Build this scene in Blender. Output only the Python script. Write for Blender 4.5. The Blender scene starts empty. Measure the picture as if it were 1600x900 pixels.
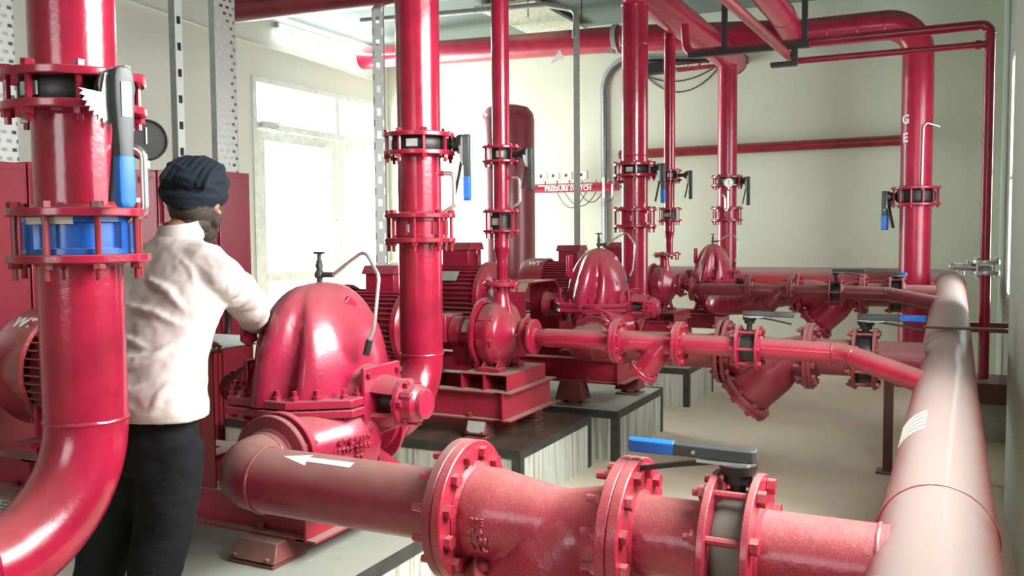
import bpy, math, random
from mathutils import Vector, Matrix, Euler
random.seed(7)
PI = math.pi
scn = bpy.context.scene
COL = scn.collection

# ------------------------------------------------------------------ camera
cam_d = bpy.data.cameras.new('camera')
cam = bpy.data.objects.new('camera', cam_d); COL.objects.link(cam)
cam_d.sensor_width = 36.0; cam_d.lens = 36.0 * 1400 / 1600; cam_d.clip_start = .02
_a, _p, _r = map(math.radians, (26.2, 3.4, .46))
_fw = Vector((-math.sin(_a)*math.cos(_p), math.cos(_a)*math.cos(_p), -math.sin(_p)))
_rt = Vector((math.cos(_a), math.sin(_a), 0)); _up = _rt.cross(_fw)
_rt2 = _rt*math.cos(_r) - _up*math.sin(_r); _up2 = _rt2.cross(_fw)
cam.matrix_world = Matrix(((_rt2.x, _up2.x, -_fw.x, 0), (_rt2.y, _up2.y, -_fw.y, 0), (_rt2.z, _up2.z, -_fw.z, 1.63), (0, 0, 0, 1)))
scn.camera = cam
# ------------------------------------------------------------------ world, lights, exposure
w = bpy.data.worlds.new('overcast_sky'); scn.world = w; w.use_nodes = True
w.node_tree.nodes['Background'].inputs[0].default_value = (.93, .97, 1, 1)
w.node_tree.nodes['Background'].inputs[1].default_value = 3.4
vs = scn.view_settings
vs.view_transform = 'Standard'; vs.look = 'None'; vs.gamma = 1.0; vs.use_curve_mapping = False
vs.exposure = .45

def area(name, loc, rot, sx, sy, power, col=(1, 1, 1)):
    d = bpy.data.lights.new(name, 'AREA'); d.shape = 'RECTANGLE'; d.size = sx; d.size_y = sy
    d.energy = power; d.color = col
    o = bpy.data.objects.new(name, d); COL.objects.link(o); o.location = loc; o.rotation_euler = rot
    return o
# daylight just outside the real openings (glazed door on the left, windows on the right and near walls)
area('daylight_door', (-8.05, 10.05, 1.8), (0, -PI/2, 0), 3.4, 2.8, 460, (.95, 1, 1))
area('daylight_near_right_window', (.70, 3.0, 2.9), (0, math.radians(52), 0), 1.5, 2.7, 250, (1, 1, .97))
area('daylight_near_window', (-1.4, -3.25, 2.4), (PI/2, 0, 0), 1.8, 1.9, 22, (1, 1, .96))
area('daylight_far_right_window', (.75, 8.9, 2.1), (0, PI/2, 0), 2.2, 1.6, 45, (.97, 1, 1))

# ------------------------------------------------------------------ materials
def new_mat(name):
    m = bpy.data.materials.new(name); m.use_nodes = True
    return m, m.node_tree.nodes, m.node_tree.links, m.node_tree.nodes['Principled BSDF']
def ramp(N, pts):
    r = N.new('ShaderNodeValToRGB'); e = r.color_ramp.elements
    while len(e) < len(pts): e.new(.5)
    for k, (p, c) in enumerate(pts):
        e[k].position = p; e[k].color = c if len(c) == 4 else (*c, 1)
    return r
def noise(N, L, scale, detail=4, co='Object', rough=.55, sc=None):
    t = N.new('ShaderNodeTexCoord'); n = N.new('ShaderNodeTexNoise')
    n.inputs['Scale'].default_value = scale; n.inputs['Detail'].default_value = detail; n.inputs['Roughness'].default_value = rough
    src = t.outputs[co]
    if sc:
        mp = N.new('ShaderNodeMapping'); mp.inputs['Scale'].default_value = sc; L.new(src, mp.inputs[0]); src = mp.outputs[0]
    L.new(src, n.inputs['Vector']); return n
def mixc(N, L, fac, a, b):
    m = N.new('ShaderNodeMix'); m.data_type = 'RGBA'
    for s, v in ((m.inputs[0], fac), (m.inputs[6], a), (m.inputs[7], b)):
        if hasattr(v, 'links'): L.new(v, s)
        elif isinstance(v, (int, float)): s.default_value = v
        else: s.default_value = (*v, 1)
    return m.outputs[2]
def mth(N, L, op, a, b=0, clamp=False):
    m = N.new('ShaderNodeMath'); m.operation = op; m.use_clamp = clamp
    for s, v in ((m.inputs[0], a), (m.inputs[1], b)):
        if hasattr(v, 'links'): L.new(v, s)
        else: s.default_value = v
    return m.outputs[0]
def painted(name, base, dark, dust=(.30, .2, .16), dust_amt=.6, rough=.28, bump=.15, nscale=7, speck=0):
    """gloss paint with brush unevenness and settled dust on whatever faces up"""
    m, N, L, B = new_mat(name)
    n1 = noise(N, L, nscale, 5)
    r1 = ramp(N, [(.32, dark), (.62, base)]); L.new(n1.outputs[0], r1.inputs[0])
    g = N.new('ShaderNodeNewGeometry'); sx = N.new('ShaderNodeSeparateXYZ'); L.new(g.outputs['Normal'], sx.inputs[0])
    up = mth(N, L, 'SUBTRACT', sx.outputs[2], .25, True)
    n2 = noise(N, L, nscale*3, 6)
    d = mth(N, L, 'MULTIPLY', up, mth(N, L, 'ADD', mth(N, L, 'MULTIPLY', n2.outputs[0], 1.1), .55))
    d = mth(N, L, 'MULTIPLY', d, dust_amt*1.5, True)
    c = mixc(N, L, d, r1.outputs[0], dust)
    if speck:
        n4 = noise(N, L, 330, 3); r4 = ramp(N, [(.60, (0, 0, 0)), (.70, (1, 1, 1))]); L.new(n4.outputs[0], r4.inputs[0])
        c = mixc(N, L, mth(N, L, 'MULTIPLY', r4.outputs[0], speck), c, (.75, .6, .55))
    L.new(c, B.inputs['Base Color'])
    L.new(mth(N, L, 'ADD', mth(N, L, 'MULTIPLY', d, .45), rough, True), B.inputs['Roughness'])
    n3 = noise(N, L, 38, 4)
    bp = N.new('ShaderNodeBump'); bp.inputs['Strength'].default_value = bump; bp.inputs['Distance'].default_value = .004
    L.new(n3.outputs[0], bp.inputs['Height']); L.new(bp.outputs[0], B.inputs['Normal'])
    B.inputs['Coat Weight'].default_value = .25; B.inputs['Coat Roughness'].default_value = .15
    return m
def plain(name, col, rough=.5, metal=0, var=.12, nscale=12, bump=.1):
    m, N, L, B = new_mat(name)
    n1 = noise(N, L, nscale, 4)
    lo = tuple(max(0, c*(1-var)) for c in col); hi = tuple(min(1, c*(1+var)) for c in col)
    r1 = ramp(N, [(.3, lo), (.7, hi)]); L.new(n1.outputs[0], r1.inputs[0]); L.new(r1.outputs[0], B.inputs['Base Color'])
    B.inputs['Roughness'].default_value = rough; B.inputs['Metallic'].default_value = metal
    if bump:
        bp = N.new('ShaderNodeBump'); bp.inputs['Strength'].default_value = bump; bp.inputs['Distance'].default_value = .003
        n3 = noise(N, L, nscale*5, 3); L.new(n3.outputs[0], bp.inputs['Height']); L.new(bp.outputs[0], B.inputs['Normal'])
    return m
def wallmat(name, c1, c2, stain=(.45, .43, .33), amt=.25):
    m, N, L, B = new_mat(name)
    n = noise(N, L, .55, 5); r = ramp(N, [(.35, c1), (.65, c2)]); L.new(n.outputs[0], r.inputs[0])
    n2 = noise(N, L, 1.7, 7, rough=.7); r2 = ramp(N, [(.6, (0, 0, 0)), (.78, (1, 1, 1))]); L.new(n2.outputs[0], r2.inputs[0])
    L.new(mixc(N, L, mth(N, L, 'MULTIPLY', r2.outputs[0], amt), r.outputs[0], stain), B.inputs['Base Color'])
    B.inputs['Roughness'].default_value = .75
    bp = N.new('ShaderNodeBump'); bp.inputs['Strength'].default_value = .12; bp.inputs['Distance'].default_value = .01
    n3 = noise(N, L, 14, 5); L.new(n3.outputs[0], bp.inputs['Height']); L.new(bp.outputs[0], B.inputs['Normal'])
    return m
M = {}
M['red'] = painted('red_gloss_paint', (.38, .013, .047), (.27, .009, .033), dust=(.25, .19, .15), dust_amt=.5)
M['red_riser'] = painted('red_riser_paint', (.37, .011, .042), (.24, .008, .028), dust_amt=.3, rough=.2, bump=.25)
M['red_dull'] = painted('dull_red_pipe_paint', (.23, .020, .034), (.16, .013, .023), dust=(.26, .14, .12), dust_amt=.75, rough=.38)
M['red_bright'] = painted('bright_speckled_red_paint', (.41, .020, .048), (.30, .014, .035), dust=(.38, .17, .15), dust_amt=.5, rough=.33, bump=.6, speck=.35)
M['red_pump'] = painted('pump_casting_paint', (.37, .018, .055), (.28, .013, .04), dust=(.34, .15, .14), dust_amt=.5, rough=.24, bump=.3)
M['red_dark'] = painted('dark_red_paint', (.25, .015, .022), (.17, .01, .015), dust_amt=.5, rough=.4)
M['red_header'] = painted('dusty_header_paint', (.42, .05, .06), (.33, .04, .045), dust=(.33, .25, .225), dust_amt=1.1, rough=.3)
M['red_base'] = painted('base_frame_paint', (.38, .018, .045), (.28, .013, .033), dust=(.33, .24, .19), dust_amt=1.5, rough=.4)
M['brown'] = painted('dusty_brown_steel', (.11, .03, .025), (.07, .02, .018), dust=(.25, .18, .14), dust_amt=.8, rough=.5)
M['isolator'] = painted('isolator_brown_red', (.20, .035, .035), (.13, .025, .022), dust=(.27, .18, .14), dust_amt=.9, rough=.45)
M['black'] = plain('black_iron', (.02, .02, .021), .45)
M['dkgrey'] = plain('dark_grey_lever', (.05, .055, .055), .4)
M['blackpaint'] = plain('black_edge_paint', (.035, .037, .036), .5, var=.4)
M['blue'] = plain('blue_plastic_grip', (.015, .14, .52), .35, bump=0)
M['bluebody'] = painted('blue_valve_paint', (.012, .10, .42), (.01, .07, .33), dust_amt=.4)
M['galv'] = plain('galvanised_steel', (.55, .57, .56), .38, .75, .15, 25)
M['galvdull'] = plain('galvanised_dull', (.42, .45, .44), .5, .3, .15, 18)
M['steel'] = plain('bright_steel', (.75, .75, .72), .25, .9, .05)
M['plate'] = plain('nameplate_grey', (.42, .43, .40), .5)
M['valvegrey'] = plain('dusty_grey_valve_body', (.17, .165, .14), .6)
M['white'] = plain('white_paint', (.85, .84, .8), .5, bump=0)
M['cream'] = plain('cream_plastic', (.85, .84, .74), .4, bump=0)
M['gasket'] = plain('beige_gasket_strip', (.5, .48, .38), .7)
M['frame'] = plain('white_aluminium', (.78, .83, .8), .4, bump=0)
M['floor'] = wallmat('cement_floor', (.52, .47, .34), (.63, .58, .45), (.30, .26, .18), .5)
M['plinth'] = wallmat('plinth_cement', (.30, .33, .27), (.42, .45, .38), (.22, .22, .16), .5)
M['wet'] = plain('oily_plinth_top', (.10, .07, .05), .12, 0, .3, 4)
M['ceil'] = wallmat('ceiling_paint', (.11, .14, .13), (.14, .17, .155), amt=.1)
M['wall_left'] = wallmat('wall_left_paint', (.70, .73, .66), (.76, .79, .73), amt=.06)
M['wall_far'] = wallmat('wall_far_paint', (.55, .59, .46), (.62, .66, .53), amt=.28)
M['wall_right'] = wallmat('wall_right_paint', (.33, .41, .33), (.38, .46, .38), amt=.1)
def drips():
    m, N, L, B = new_mat('plinth_side_streaks')
    n = noise(N, L, 1.0, 6, sc=(34, 34, 1.6)); r = ramp(N, [(.36, (.26, .26, .20)), (.50, (.47, .50, .43)), (.8, (.58, .61, .55))]); L.new(n.outputs[0], r.inputs[0])
    L.new(r.outputs[0], B.inputs['Base Color']); B.inputs['Roughness'].default_value = .8
    return m
M['drips'] = drips()
def glassmat():
    m, N, L, B = new_mat('window_glass'); N.remove(B)
    t = N.new('ShaderNodeBsdfTransparent'); g = N.new('ShaderNodeBsdfGlossy'); g.inputs['Roughness'].default_value = .02
    f = N.new('ShaderNodeFresnel'); mx = N.new('ShaderNodeMixShader'); gg = N.new('ShaderNodeNewGeometry'); L.new(mth(N, L, 'MULTIPLY', f.outputs[0], mth(N, L, 'SUBTRACT', 1, gg.outputs['Backfacing'])), mx.inputs[0]); L.new(t.outputs[0], mx.inputs[1]); L.new(g.outputs[0], mx.inputs[2])
    L.new(mx.outputs[0], N['Material Output'].inputs[0]); return m
M['glass'] = glassmat()
def emit(name, col, s):
    m, N, L, B = new_mat(name); B.inputs['Base Color'].default_value = (*col, 1); B.inputs['Emission Color'].default_value = (*col, 1); B.inputs['Emission Strength'].default_value = s; return m
M['tube'] = emit('fluorescent_tube', (.95, 1, .98), 14)
def perf(name, px, pz, w, h):
    """sheet metal with rows of slots punched through; local x = across, z = along"""
    m, N, L, B = new_mat(name); B.inputs['Base Color'].default_value = (.6, .62, .61, 1); B.inputs['Metallic'].default_value = .6; B.inputs['Roughness'].default_value = .4
    t = N.new('ShaderNodeTexCoord'); s = N.new('ShaderNodeSeparateXYZ'); L.new(t.outputs['Object'], s.inputs[0])
    zz = mth(N, L, 'DIVIDE', s.outputs[2], pz); row = mth(N, L, 'FLOOR', zz)
    off = mth(N, L, 'MULTIPLY', mth(N, L, 'MODULO', mth(N, L, 'ABSOLUTE', row), 2), .5)
    fx = mth(N, L, 'FRACT', mth(N, L, 'ADD', mth(N, L, 'ADD', mth(N, L, 'DIVIDE', s.outputs[0], px), 100), off)); fz = mth(N, L, 'FRACT', mth(N, L, 'ADD', zz, 500))
    a = mth(N, L, 'LESS_THAN', mth(N, L, 'ABSOLUTE', mth(N, L, 'SUBTRACT', fx, .5)), w); b = mth(N, L, 'LESS_THAN', mth(N, L, 'ABSOLUTE', mth(N, L, 'SUBTRACT', fz, .5)), h)
    k = mth(N, L, 'MULTIPLY', a, b); L.new(mth(N, L, 'SUBTRACT', 1, k), B.inputs['Alpha']); return m
M['perf'] = perf('perforated_tray_steel', .062, .05, .26, .2)
M['channel'] = perf('slotted_channel_steel', .09, .09, .16, .3)

# ------------------------------------------------------------------ mesh helpers
def frame(o, x, z):
    z = Vector(z).normalized(); x = Vector(x); x = (x - z*x.dot(z)).normalized(); y = z.cross(x)
    return Matrix(((x.x, y.x, z.x, o[0]), (x.y, y.y, z.y, o[1]), (x.z, y.z, z.z, o[2]), (0, 0, 0, 1)))
def zframe(o, z):
    z = Vector(z); x = Vector((1, 0, 0)) if abs(z.normalized().x) < .9 else Vector((0, 0, 1))
    return frame(o, x, z)
class MB:
    def __init__(s): s.v = []; s.f = []
    def add(s, vs, fs, M=None):
        k = len(s.v)
        s.v += [tuple(M @ Vector(p)) if M else tuple(p) for p in vs]
        s.f += [tuple(i + k for i in f) for f in fs]; return s
    def box(s, c, d, M=None):
        x, y, z = c; a, b, e = d[0]/2, d[1]/2, d[2]/2
        vs = [(x+i*a, y+j*b, z+k*e) for i in (-1, 1) for j in (-1, 1) for k in (-1, 1)]
        return s.add(vs, [(0, 1, 3, 2), (4, 6, 7, 5), (0, 4, 5, 1), (2, 3, 7, 6), (0, 2, 6, 4), (1, 5, 7, 3)], M)
    def bx(s, a, b, M=None):
        return s.box([(p+q)/2 for p, q in zip(a, b)], [abs(q-p) for p, q in zip(a, b)], M)
    def lathe(s, prof, M=None, n=32, close=True, arc=None):
        vs = []; a1 = 2*PI if arc is None else arc; nn = n if arc is None else n+1
        for r, z in prof:
            for k in range(nn):
                t = a1*k/n; vs.append((r*math.cos(t), r*math.sin(t), z))
        fs = []
        for i in range(len(prof)-1):
            for k in range(n):
                k2 = (k+1) % nn if arc is None else k+1
                fs.append((i*nn+k, i*nn+k2, (i+1)*nn+k2, (i+1)*nn+k))
        if close and arc is None:
            if prof[0][0] > 1e-6: fs.append(tuple(range(nn))[::-1])
            if prof[-1][0] > 1e-6: fs.append(tuple((len(prof)-1)*nn+k for k in range(nn)))
        return s.add(vs, fs, M)
    def cyl(s, p0, p1, r, r1=None, n=24):
        p0 = Vector(p0); p1 = Vector(p1); d = p1-p0
        return s.lathe([(r, 0), (r if r1 is None else r1, d.length)], zframe(p0, d), n)
    def sphere(s, c, r, n=16, M=None):
        r = (r, r, r) if isinstance(r, (int, float)) else r; pr = []
        for k in range(n//2+1):
            t = -PI/2+PI*k/(n//2); pr.append((max(math.cos(t), 1e-4), math.sin(t)))
        K = Matrix.Translation(c) @ Matrix.Diagonal((*r, 1))
        return s.lathe(pr, (M @ K) if M else K, n, True)
    def sweep(s, pts, r, n=24, cap=True):
        pts = [Vector(p) for p in pts]; m = len(pts); rr = r if isinstance(r, (list, tuple)) else [r]*m
        T = [((pts[min(i+1, m-1)]-pts[i]).normalized() + (pts[i]-pts[max(i-1, 0)]).normalized()).normalized() for i in range(m)]
        u = T[0].orthogonal().normalized(); vs = []
        for i in range(m):
            u = (u - T[i]*u.dot(T[i])).normalized(); v = T[i].cross(u)
            for k in range(n):
                t = 2*PI*k/n; vs.append(pts[i] + (u*math.cos(t)+v*math.sin(t))*rr[i])
        fs = [(i*n+k, i*n+(k+1) % n, (i+1)*n+(k+1) % n, (i+1)*n+k) for i in range(m-1) for k in range(n)]
        if cap: fs += [tuple(range(n))[::-1], tuple((m-1)*n+k for k in range(n))]
        return s.add(vs, fs)
    def loft(s, rings, cap=True, M=None):
        n = len(rings[0]); vs = [p for r in rings for p in r]
        fs = [(i*n+k, i*n+(k+1) % n, (i+1)*n+(k+1) % n, (i+1)*n+k) for i in range(len(rings)-1) for k in range(n)]
        if cap: fs += [tuple(range(n))[::-1], tuple((len(rings)-1)*n+k for k in range(n))]
        return s.add(vs, fs, M)
    def prism(s, poly, z0, z1, M=None):
        n = len(poly)
        return s.add([(x, y, z0) for x, y in poly]+[(x, y, z1) for x, y in poly],
                     [tuple(range(n))[::-1], tuple(range(n, 2*n))]+[(k, (k+1) % n, n+(k+1) % n, n+k) for k in range(n)], M)
    def mesh(s, name, angle=35):
        me = bpy.data.meshes.new(name); me.from_pydata(s.v, [], s.f)
        me.polygons.foreach_set('use_smooth', [True]*len(me.polygons)); me.update()
        me.set_sharp_from_angle(angle=math.radians(angle)); return me
def fillet(pts, R, n=10):
    """polyline with rounded corners"""
    P = [Vector(p) for p in pts]; out = [P[0]]; marks = []
    for i in range(1, len(P)-1):
        r = R[i-1] if isinstance(R, (list, tuple)) else R
        a = (P[i-1]-P[i]).normalized(); b = (P[i+1]-P[i]).normalized(); ang = a.angle(b)
        if PI-ang < .01: out.append(P[i]); continue
        t = r/math.tan(ang/2); c = P[i]+(a+b).normalized()*(r/math.sin(ang/2)); s0 = P[i]+a*t; e0 = P[i]+b*t
        v0 = s0-c; v1 = e0-c; th = v0.angle(v1)
        marks += [(s0, -a), (e0, b)]
        for k in range(n+1):
            f = k/n; out.append(c+(v0*math.sin((1-f)*th)+v1*math.sin(f*th))/math.sin(th))
    out.append(P[-1]); return out, marks
def link(o, parent=None):
    COL.objects.link(o)
    if parent: o.parent = parent
    return o
def thing(name, label, cat, Mx=None, group=None):
    o = bpy.data.objects.new(name, None); o.empty_display_size = .1; COL.objects.link(o)
    if Mx is not None: o.matrix_world = Mx if isinstance(Mx, Matrix) else Matrix.Translation(Mx)
    o['label'] = label; o['category'] = cat
    if group: o['group'] = group
    return o
def part(name, mb, mat, parent, label=None, bev=0, angle=35, world=False, stuff=False):
    me = mb.mesh(name, angle) if isinstance(mb, MB) else mb
    if world and parent is not None:
        R = parent
        mw = Matrix()
        while R is not None: mw = R.matrix_basis @ mw; R = R.parent
        me.transform(mw.inverted())
    o = bpy.data.objects.new(name, me); link(o, parent)
    if not me.materials: me.materials.append(mat)
    if bev:
        b = o.modifiers.new('bevel', 'BEVEL'); b.width = bev; b.segments = 2; b.limit_method = 'ANGLE'; b.angle_limit = math.radians(40)
    if label: o['label'] = label
    if stuff: o['kind'] = 'stuff'
    return o
def struct(name, mb, mat, bev=0):
    o = part(name, mb, mat, None, bev=bev); o['kind'] = 'structure'; return o
def one(name, mb, mat, label, cat, group=None, bev=0, angle=35):
    o = part(name, mb, mat, None, bev=bev, angle=angle); o['label'] = label; o['category'] = cat
    if group: o['group'] = group
    # origin at the thing's base
    me = o.data; xs = [v.co for v in me.vertices]
    c = Vector((sum(v.x for v in xs)/len(xs), sum(v.y for v in xs)/len(xs), min(v.z for v in xs)))
    me.transform(Matrix.Translation(-c)); o.location = c
    return o
def inst(name, me, parent, Mx, mat=None):
    o = bpy.data.objects.new(name, me); link(o, parent); o.matrix_basis = Mx
    return o
def remesh(o, vox, it=6, fac=.6):
    r = o.modifiers.new('fuse', 'REMESH'); r.mode = 'VOXEL'; r.voxel_size = vox; r.use_smooth_shade = True
    s = o.modifiers.new('smooth', 'SMOOTH'); s.iterations = it; s.factor = fac
def text_verts(body, size, ext=.002, font_sp=1.0, bold=0):
    cu = bpy.data.curves.new('t', 'FONT'); cu.body = body; cu.size = size; cu.extrude = ext; cu.align_x = 'CENTER'; cu.align_y = 'CENTER'
    cu.offset = bold; cu.resolution_u = 2
    o = bpy.data.objects.new('t', cu); COL.objects.link(o); bpy.context.view_layer.update()
    me = bpy.data.meshes.new_from_object(o.evaluated_get(bpy.context.evaluated_depsgraph_get()))
    bpy.data.objects.remove(o); bpy.data.curves.remove(cu); return me
def lettering(body, size, mat, parent, Mx, name='lettering', wrap=None, label=None, bold=0, sx=1.0, ext=.0015):
    """flat letters in local xy; wrap=r bends them round a cylinder of radius r whose axis is local x"""
    me = text_verts(body, size, ext, bold=bold)
    for v in me.vertices:
        v.co.x *= sx
        if wrap:
            a = v.co.y/wrap; rr = wrap+.001+v.co.z; v.co.y = rr*math.sin(a); v.co.z = rr*math.cos(a)-wrap
    me.name = name
    o = bpy.data.objects.new(name, me); link(o, parent); me.materials.clear(); me.materials.append(mat)
    o.matrix_basis = (parent.matrix_basis.inverted() @ Mx) if parent else Mx
    if label: o['label'] = label
    return o
_cache = {}
def cached(key, fn, mat):
    if key not in _cache:
        me = fn().mesh(key[0]); me.materials.append(mat); _cache[key] = me
    return _cache[key]
def stud_mesh(r, L, hexr, mat, over=.02, n=6):
    """bolt centred on local z, gripping length L; head up, nut down, thread past the nut"""
    def fn():
        m = MB(); m.cyl((0, 0, -L/2-hexr*.9-over), (0, 0, L/2+.001), r, n=8)
        m.cyl((0, 0, L/2), (0, 0, L/2+hexr*.95), hexr, n=6); m.cyl((0, 0, -L/2-hexr*.9), (0, 0, -L/2), hexr, n=6); return m
    return cached(('bolt', round(r, 4), round(L, 4), round(hexr, 4), round(over, 3), mat.name), fn, mat)
def bolt_ring(parent, z, R, n, r, L, hexr, mat, over=.02, flip=False, a0=None, name='bolt'):
    me = stud_mesh(r, L, hexr, mat, over)
    a0 = PI/n if a0 is None else a0
    for k in range(n):
        a = a0+2*PI*k/n; K = Matrix.Translation((R*math.cos(a), R*math.sin(a), z)) @ Matrix.Rotation(a*1.7, 4, 'Z')
        if flip: K = K @ Matrix.Rotation(PI, 4, 'X')
        inst(name, me, parent, K)
def flange_mb(R, t, r, Mx=None, n=48, hub=.012):
    m = MB(); b = min(.003, t*.2)
    m.lathe([(r*.9, -t/2), (R-b, -t/2), (R, -t/2+b), (R, t/2-b), (R-b, t/2), (r*.9, t/2)], Mx, n, False)
    m.lathe([(r, -t/2-hub*.8), (r+hub, -t/2-hub*.2), (r+hub, -t/2)], Mx, n, False); m.lathe([(r+hub, t/2), (r+hub, t/2+hub*.2), (r, t/2+hub*.8)], Mx, n, False)
    return m
def weld_mb(r, Mx, b=.0045, seed=0):
    m = MB(); rnd = random.Random(seed); n = 48; rings = []
    for i in range(n):
        a = 2*PI*i/n; c = Vector(((r)*math.cos(a), r*math.sin(a), rnd.uniform(-.0015, .0015))); bb = b*rnd.uniform(.75, 1.25)
        rings.append([c+Vector((math.cos(a)*bb*math.cos(t), math.sin(a)*bb*math.cos(t), bb*1.3*math.sin(t))) for t in [2*PI*k/6 for k in range(6)]])
    rings.append(rings[0]); return m.loft(rings, False, Mx)
def pipe(name, label, pts, r, mat, R=.2, flanges=(), welds=(), cat='pipe', group=None, n=32, base=None, elbow_welds=True, ft=.022, cap=True, seg=12, parent=None):
    """one pipe run as a thing: pipe, flange(s), weld bead(s). flanges: (point, direction, radius[, thickness])"""
    base = base or pts[-1]
    t = parent or thing(name, label, cat, Vector(base), group)
    path, marks = fillet(pts, R, seg)
    part('pipe', MB().sweep(path, r, n, cap), mat, t, world=True)
    ws = list(welds)+(marks if elbow_welds else [])
    for i, (p, d) in enumerate(ws):
        part('weld_bead', weld_mb(r, zframe(p, d), seed=i+7), mat, t, world=True)
    for f in flanges:
        p, d, fr = f[:3]; th = f[3] if len(f) > 3 else ft
        part('flange', flange_mb(fr, th, r, zframe(p, d)), mat, t, world=True)
    return t

# ------------------------------------------------------------------ room
XL, XR1, XR2, YF, YN, ZC = -7.8, .30, .47, 11.6, -3.0, 4.45
struct('floor', MB().bx((XL-.2, YN-.2, -.1), (1.0, YF+.2, 0)), M['floor'])
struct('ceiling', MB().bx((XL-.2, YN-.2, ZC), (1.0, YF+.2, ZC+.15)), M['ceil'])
struct('wall_far', MB().bx((XL-.2, YF, 0), (1.0, YF+.2, ZC)), M['wall_far'])
DY0, DY1, DH = 8.62, 11.5, 3.62
m = MB(); m.bx((XL-.2, YN, 0), (XL, DY0, ZC)); m.bx((XL-.2, DY1, 0), (XL, YF, ZC)); m.bx((XL-.2, DY0, DH), (XL, DY1, ZC))
struct('wall_left', m, M['wall_left'])
# right wall: a deep pier near the camera and a shallow recess beyond it; both with windows
m = MB()
m.bx((XR1, YN, 0), (.6, 5.95, 1.5)); m.bx((XR1, YN, 3.4), (.6, 5.95, ZC)); m.bx((XR1, YN, 1.5), (.6, 1.6, 3.4)); m.bx((XR1, 4.4, 1.5), (.6, 5.95, 3.4))
m.bx((XR2, 5.95, 0), (.6, YF, 1.0)); m.bx((XR2, 5.95, 3.25), (.6, YF, ZC)); m.bx((XR2, 5.95, 1.0), (.6, 8.1, 3.25)); m.bx((XR2, 9.75, 1.0), (.6, YF, 3.25))
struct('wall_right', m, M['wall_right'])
m = MB(); m.bx((XL, YN-.2, 0), (XR1, YN, 1.4)); m.bx((XL, YN-.2, 3.4), (XR1, YN, ZC)); m.bx((XL, YN-.2, 1.4), (-2.4, YN, 3.4)); m.bx((-.4, YN-.2, 1.4), (XR1, YN, 3.4))
struct('wall_near', m, M['wall_far'])
def window(name, axis, a0, a1, z0, z1, pos, nx, nz):
    """window in a wall; axis 'Y' runs along y at x=pos, axis 'X' along x at y=pos"""
    def B(m, a, b, c, d, th): 
        return m.bx((pos-th, a, c), (pos+th, b, d)) if axis == 'Y' else m.bx((a, pos-th, c), (b, pos+th, d))
    f = MB(); e = .045
    B(f, a0, a1, z0, z0+e, .03); B(f, a0, a1, z1-e, z1, .03); B(f, a0, a0+e, z0+e, z1-e, .03); B(f, a1-e, a1, z0+e, z1-e, .03)
    o = struct(name, f, M['frame'])
    for i in range(1, nx): part('mullion', B(MB(), a0+(a1-a0)*i/nx-.02, a0+(a1-a0)*i/nx+.02, z0+e, z1-e, .025), M['frame'], o)
    for i in range(nx):
        for k in range(nz):
            u0 = a0+(a1-a0)*i/nx+.045; u1 = a0+(a1-a0)*(i+1)/nx-.045; w0 = z0+(z1-z0)*k/nz+.045; w1 = z0+(z1-z0)*(k+1)/nz-.045
            part('pane', B(MB(), u0, u1, w0, w1, .003), M['glass'], o)
    for k in range(1, nz): part('transom', B(MB(), a0+e, a1-e, z0+(z1-z0)*k/nz-.02, z0+(z1-z0)*k/nz+.02, .022), M['frame'], o)
    return o
window('window_1', 'Y', 8.1, 9.75, 1.0, 3.25, .5, 3, 2)
window('window_2', 'Y', 1.6, 4.4, 1.5, 3.4, .45, 4, 1)
window('window_3', 'X', -2.4, -.4, 1.4, 3.4, YN-.1, 2, 1)
# glazed double door in the left wall
f = MB(); X0, X1 = XL-.06, XL+.015
ym = 10.32
f.bx((X0, DY0, 0), (X1, DY0+.07, DH)); f.bx((X0, DY1-.07, 0), (X1, DY1, DH)); f.bx((X0, DY0+.07, DH-.07), (X1, DY1-.07, DH)); f.bx((X0, DY0+.07, 2.98), (X1, DY1-.07, 3.06))
f.bx((X0, ym-.04, 3.06), (X1, ym+.04, DH-.07))
door = struct('door_1', f, M['frame'])
for a, b in ((DY0+.08, ym-.005), (ym+.005, DY1-.08)):
    lf = MB(); lf.bx((XL-.045, a, .02), (XL, a+.13, 2.97)); lf.bx((XL-.045, b-.13, .02), (XL, b, 2.97)); lf.bx((XL-.045, a+.13, 2.84), (XL, b-.13, 2.97))
    lf.bx((XL-.045, a+.13, .02), (XL, b-.13, .25)); lf.bx((XL-.045, a+.13, 1.06), (XL, b-.13, 1.17))
    l = part('door_leaf', lf, M['frame'], door)
    part('pane', MB().bx((XL-.026, a+.13, 1.17), (XL-.02, b-.13, 2.84)), M['glass'], l); part('pane', MB().bx((XL-.026, a+.13, .25), (XL-.02, b-.13, 1.06)), M['glass'], l)
part('pane', MB().bx((XL-.03, DY0+.07, 3.06), (XL-.024, ym-.04, DH-.07)), M['glass'], door); part('pane', MB().bx((XL-.03, ym+.04, 3.06), (XL-.024, DY1-.07, DH-.07)), M['glass'], door)
hd, _ = fillet([(XL, ym-.06, 1.35), (XL+.07, ym-.06, 1.35), (XL+.07, ym-.06, 1.85), (XL, ym-.06, 1.85)], .04, 5)
part('handle', MB().sweep(hd, .012, 10), M['steel'], door)
cl = MB(); cl.bx((XL, DY0+.1, 3.0), (XL+.08, DY0+.4, 3.07)); cl.add(*[MB().sweep([(XL+.05, DY0+.2, 3.0), (XL+.16, DY0+.55, 2.95), (XL+.03, DY0+.85, 2.98)], .012, 8).v, MB().sweep([(XL+.05, DY0+.2, 3.0), (XL+.16, DY0+.55, 2.95), (XL+.03, DY0+.85, 2.98)], .012, 8).f])
part('door_closer', cl, M['galv'], door)
# outside: pale yard and a wall, washed out by the daylight
struct('ground', MB().bx((-30, -2, -.2), (-8, 25, -.12)), plain('pale_yard', (.8, .8, .76), .8))

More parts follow.
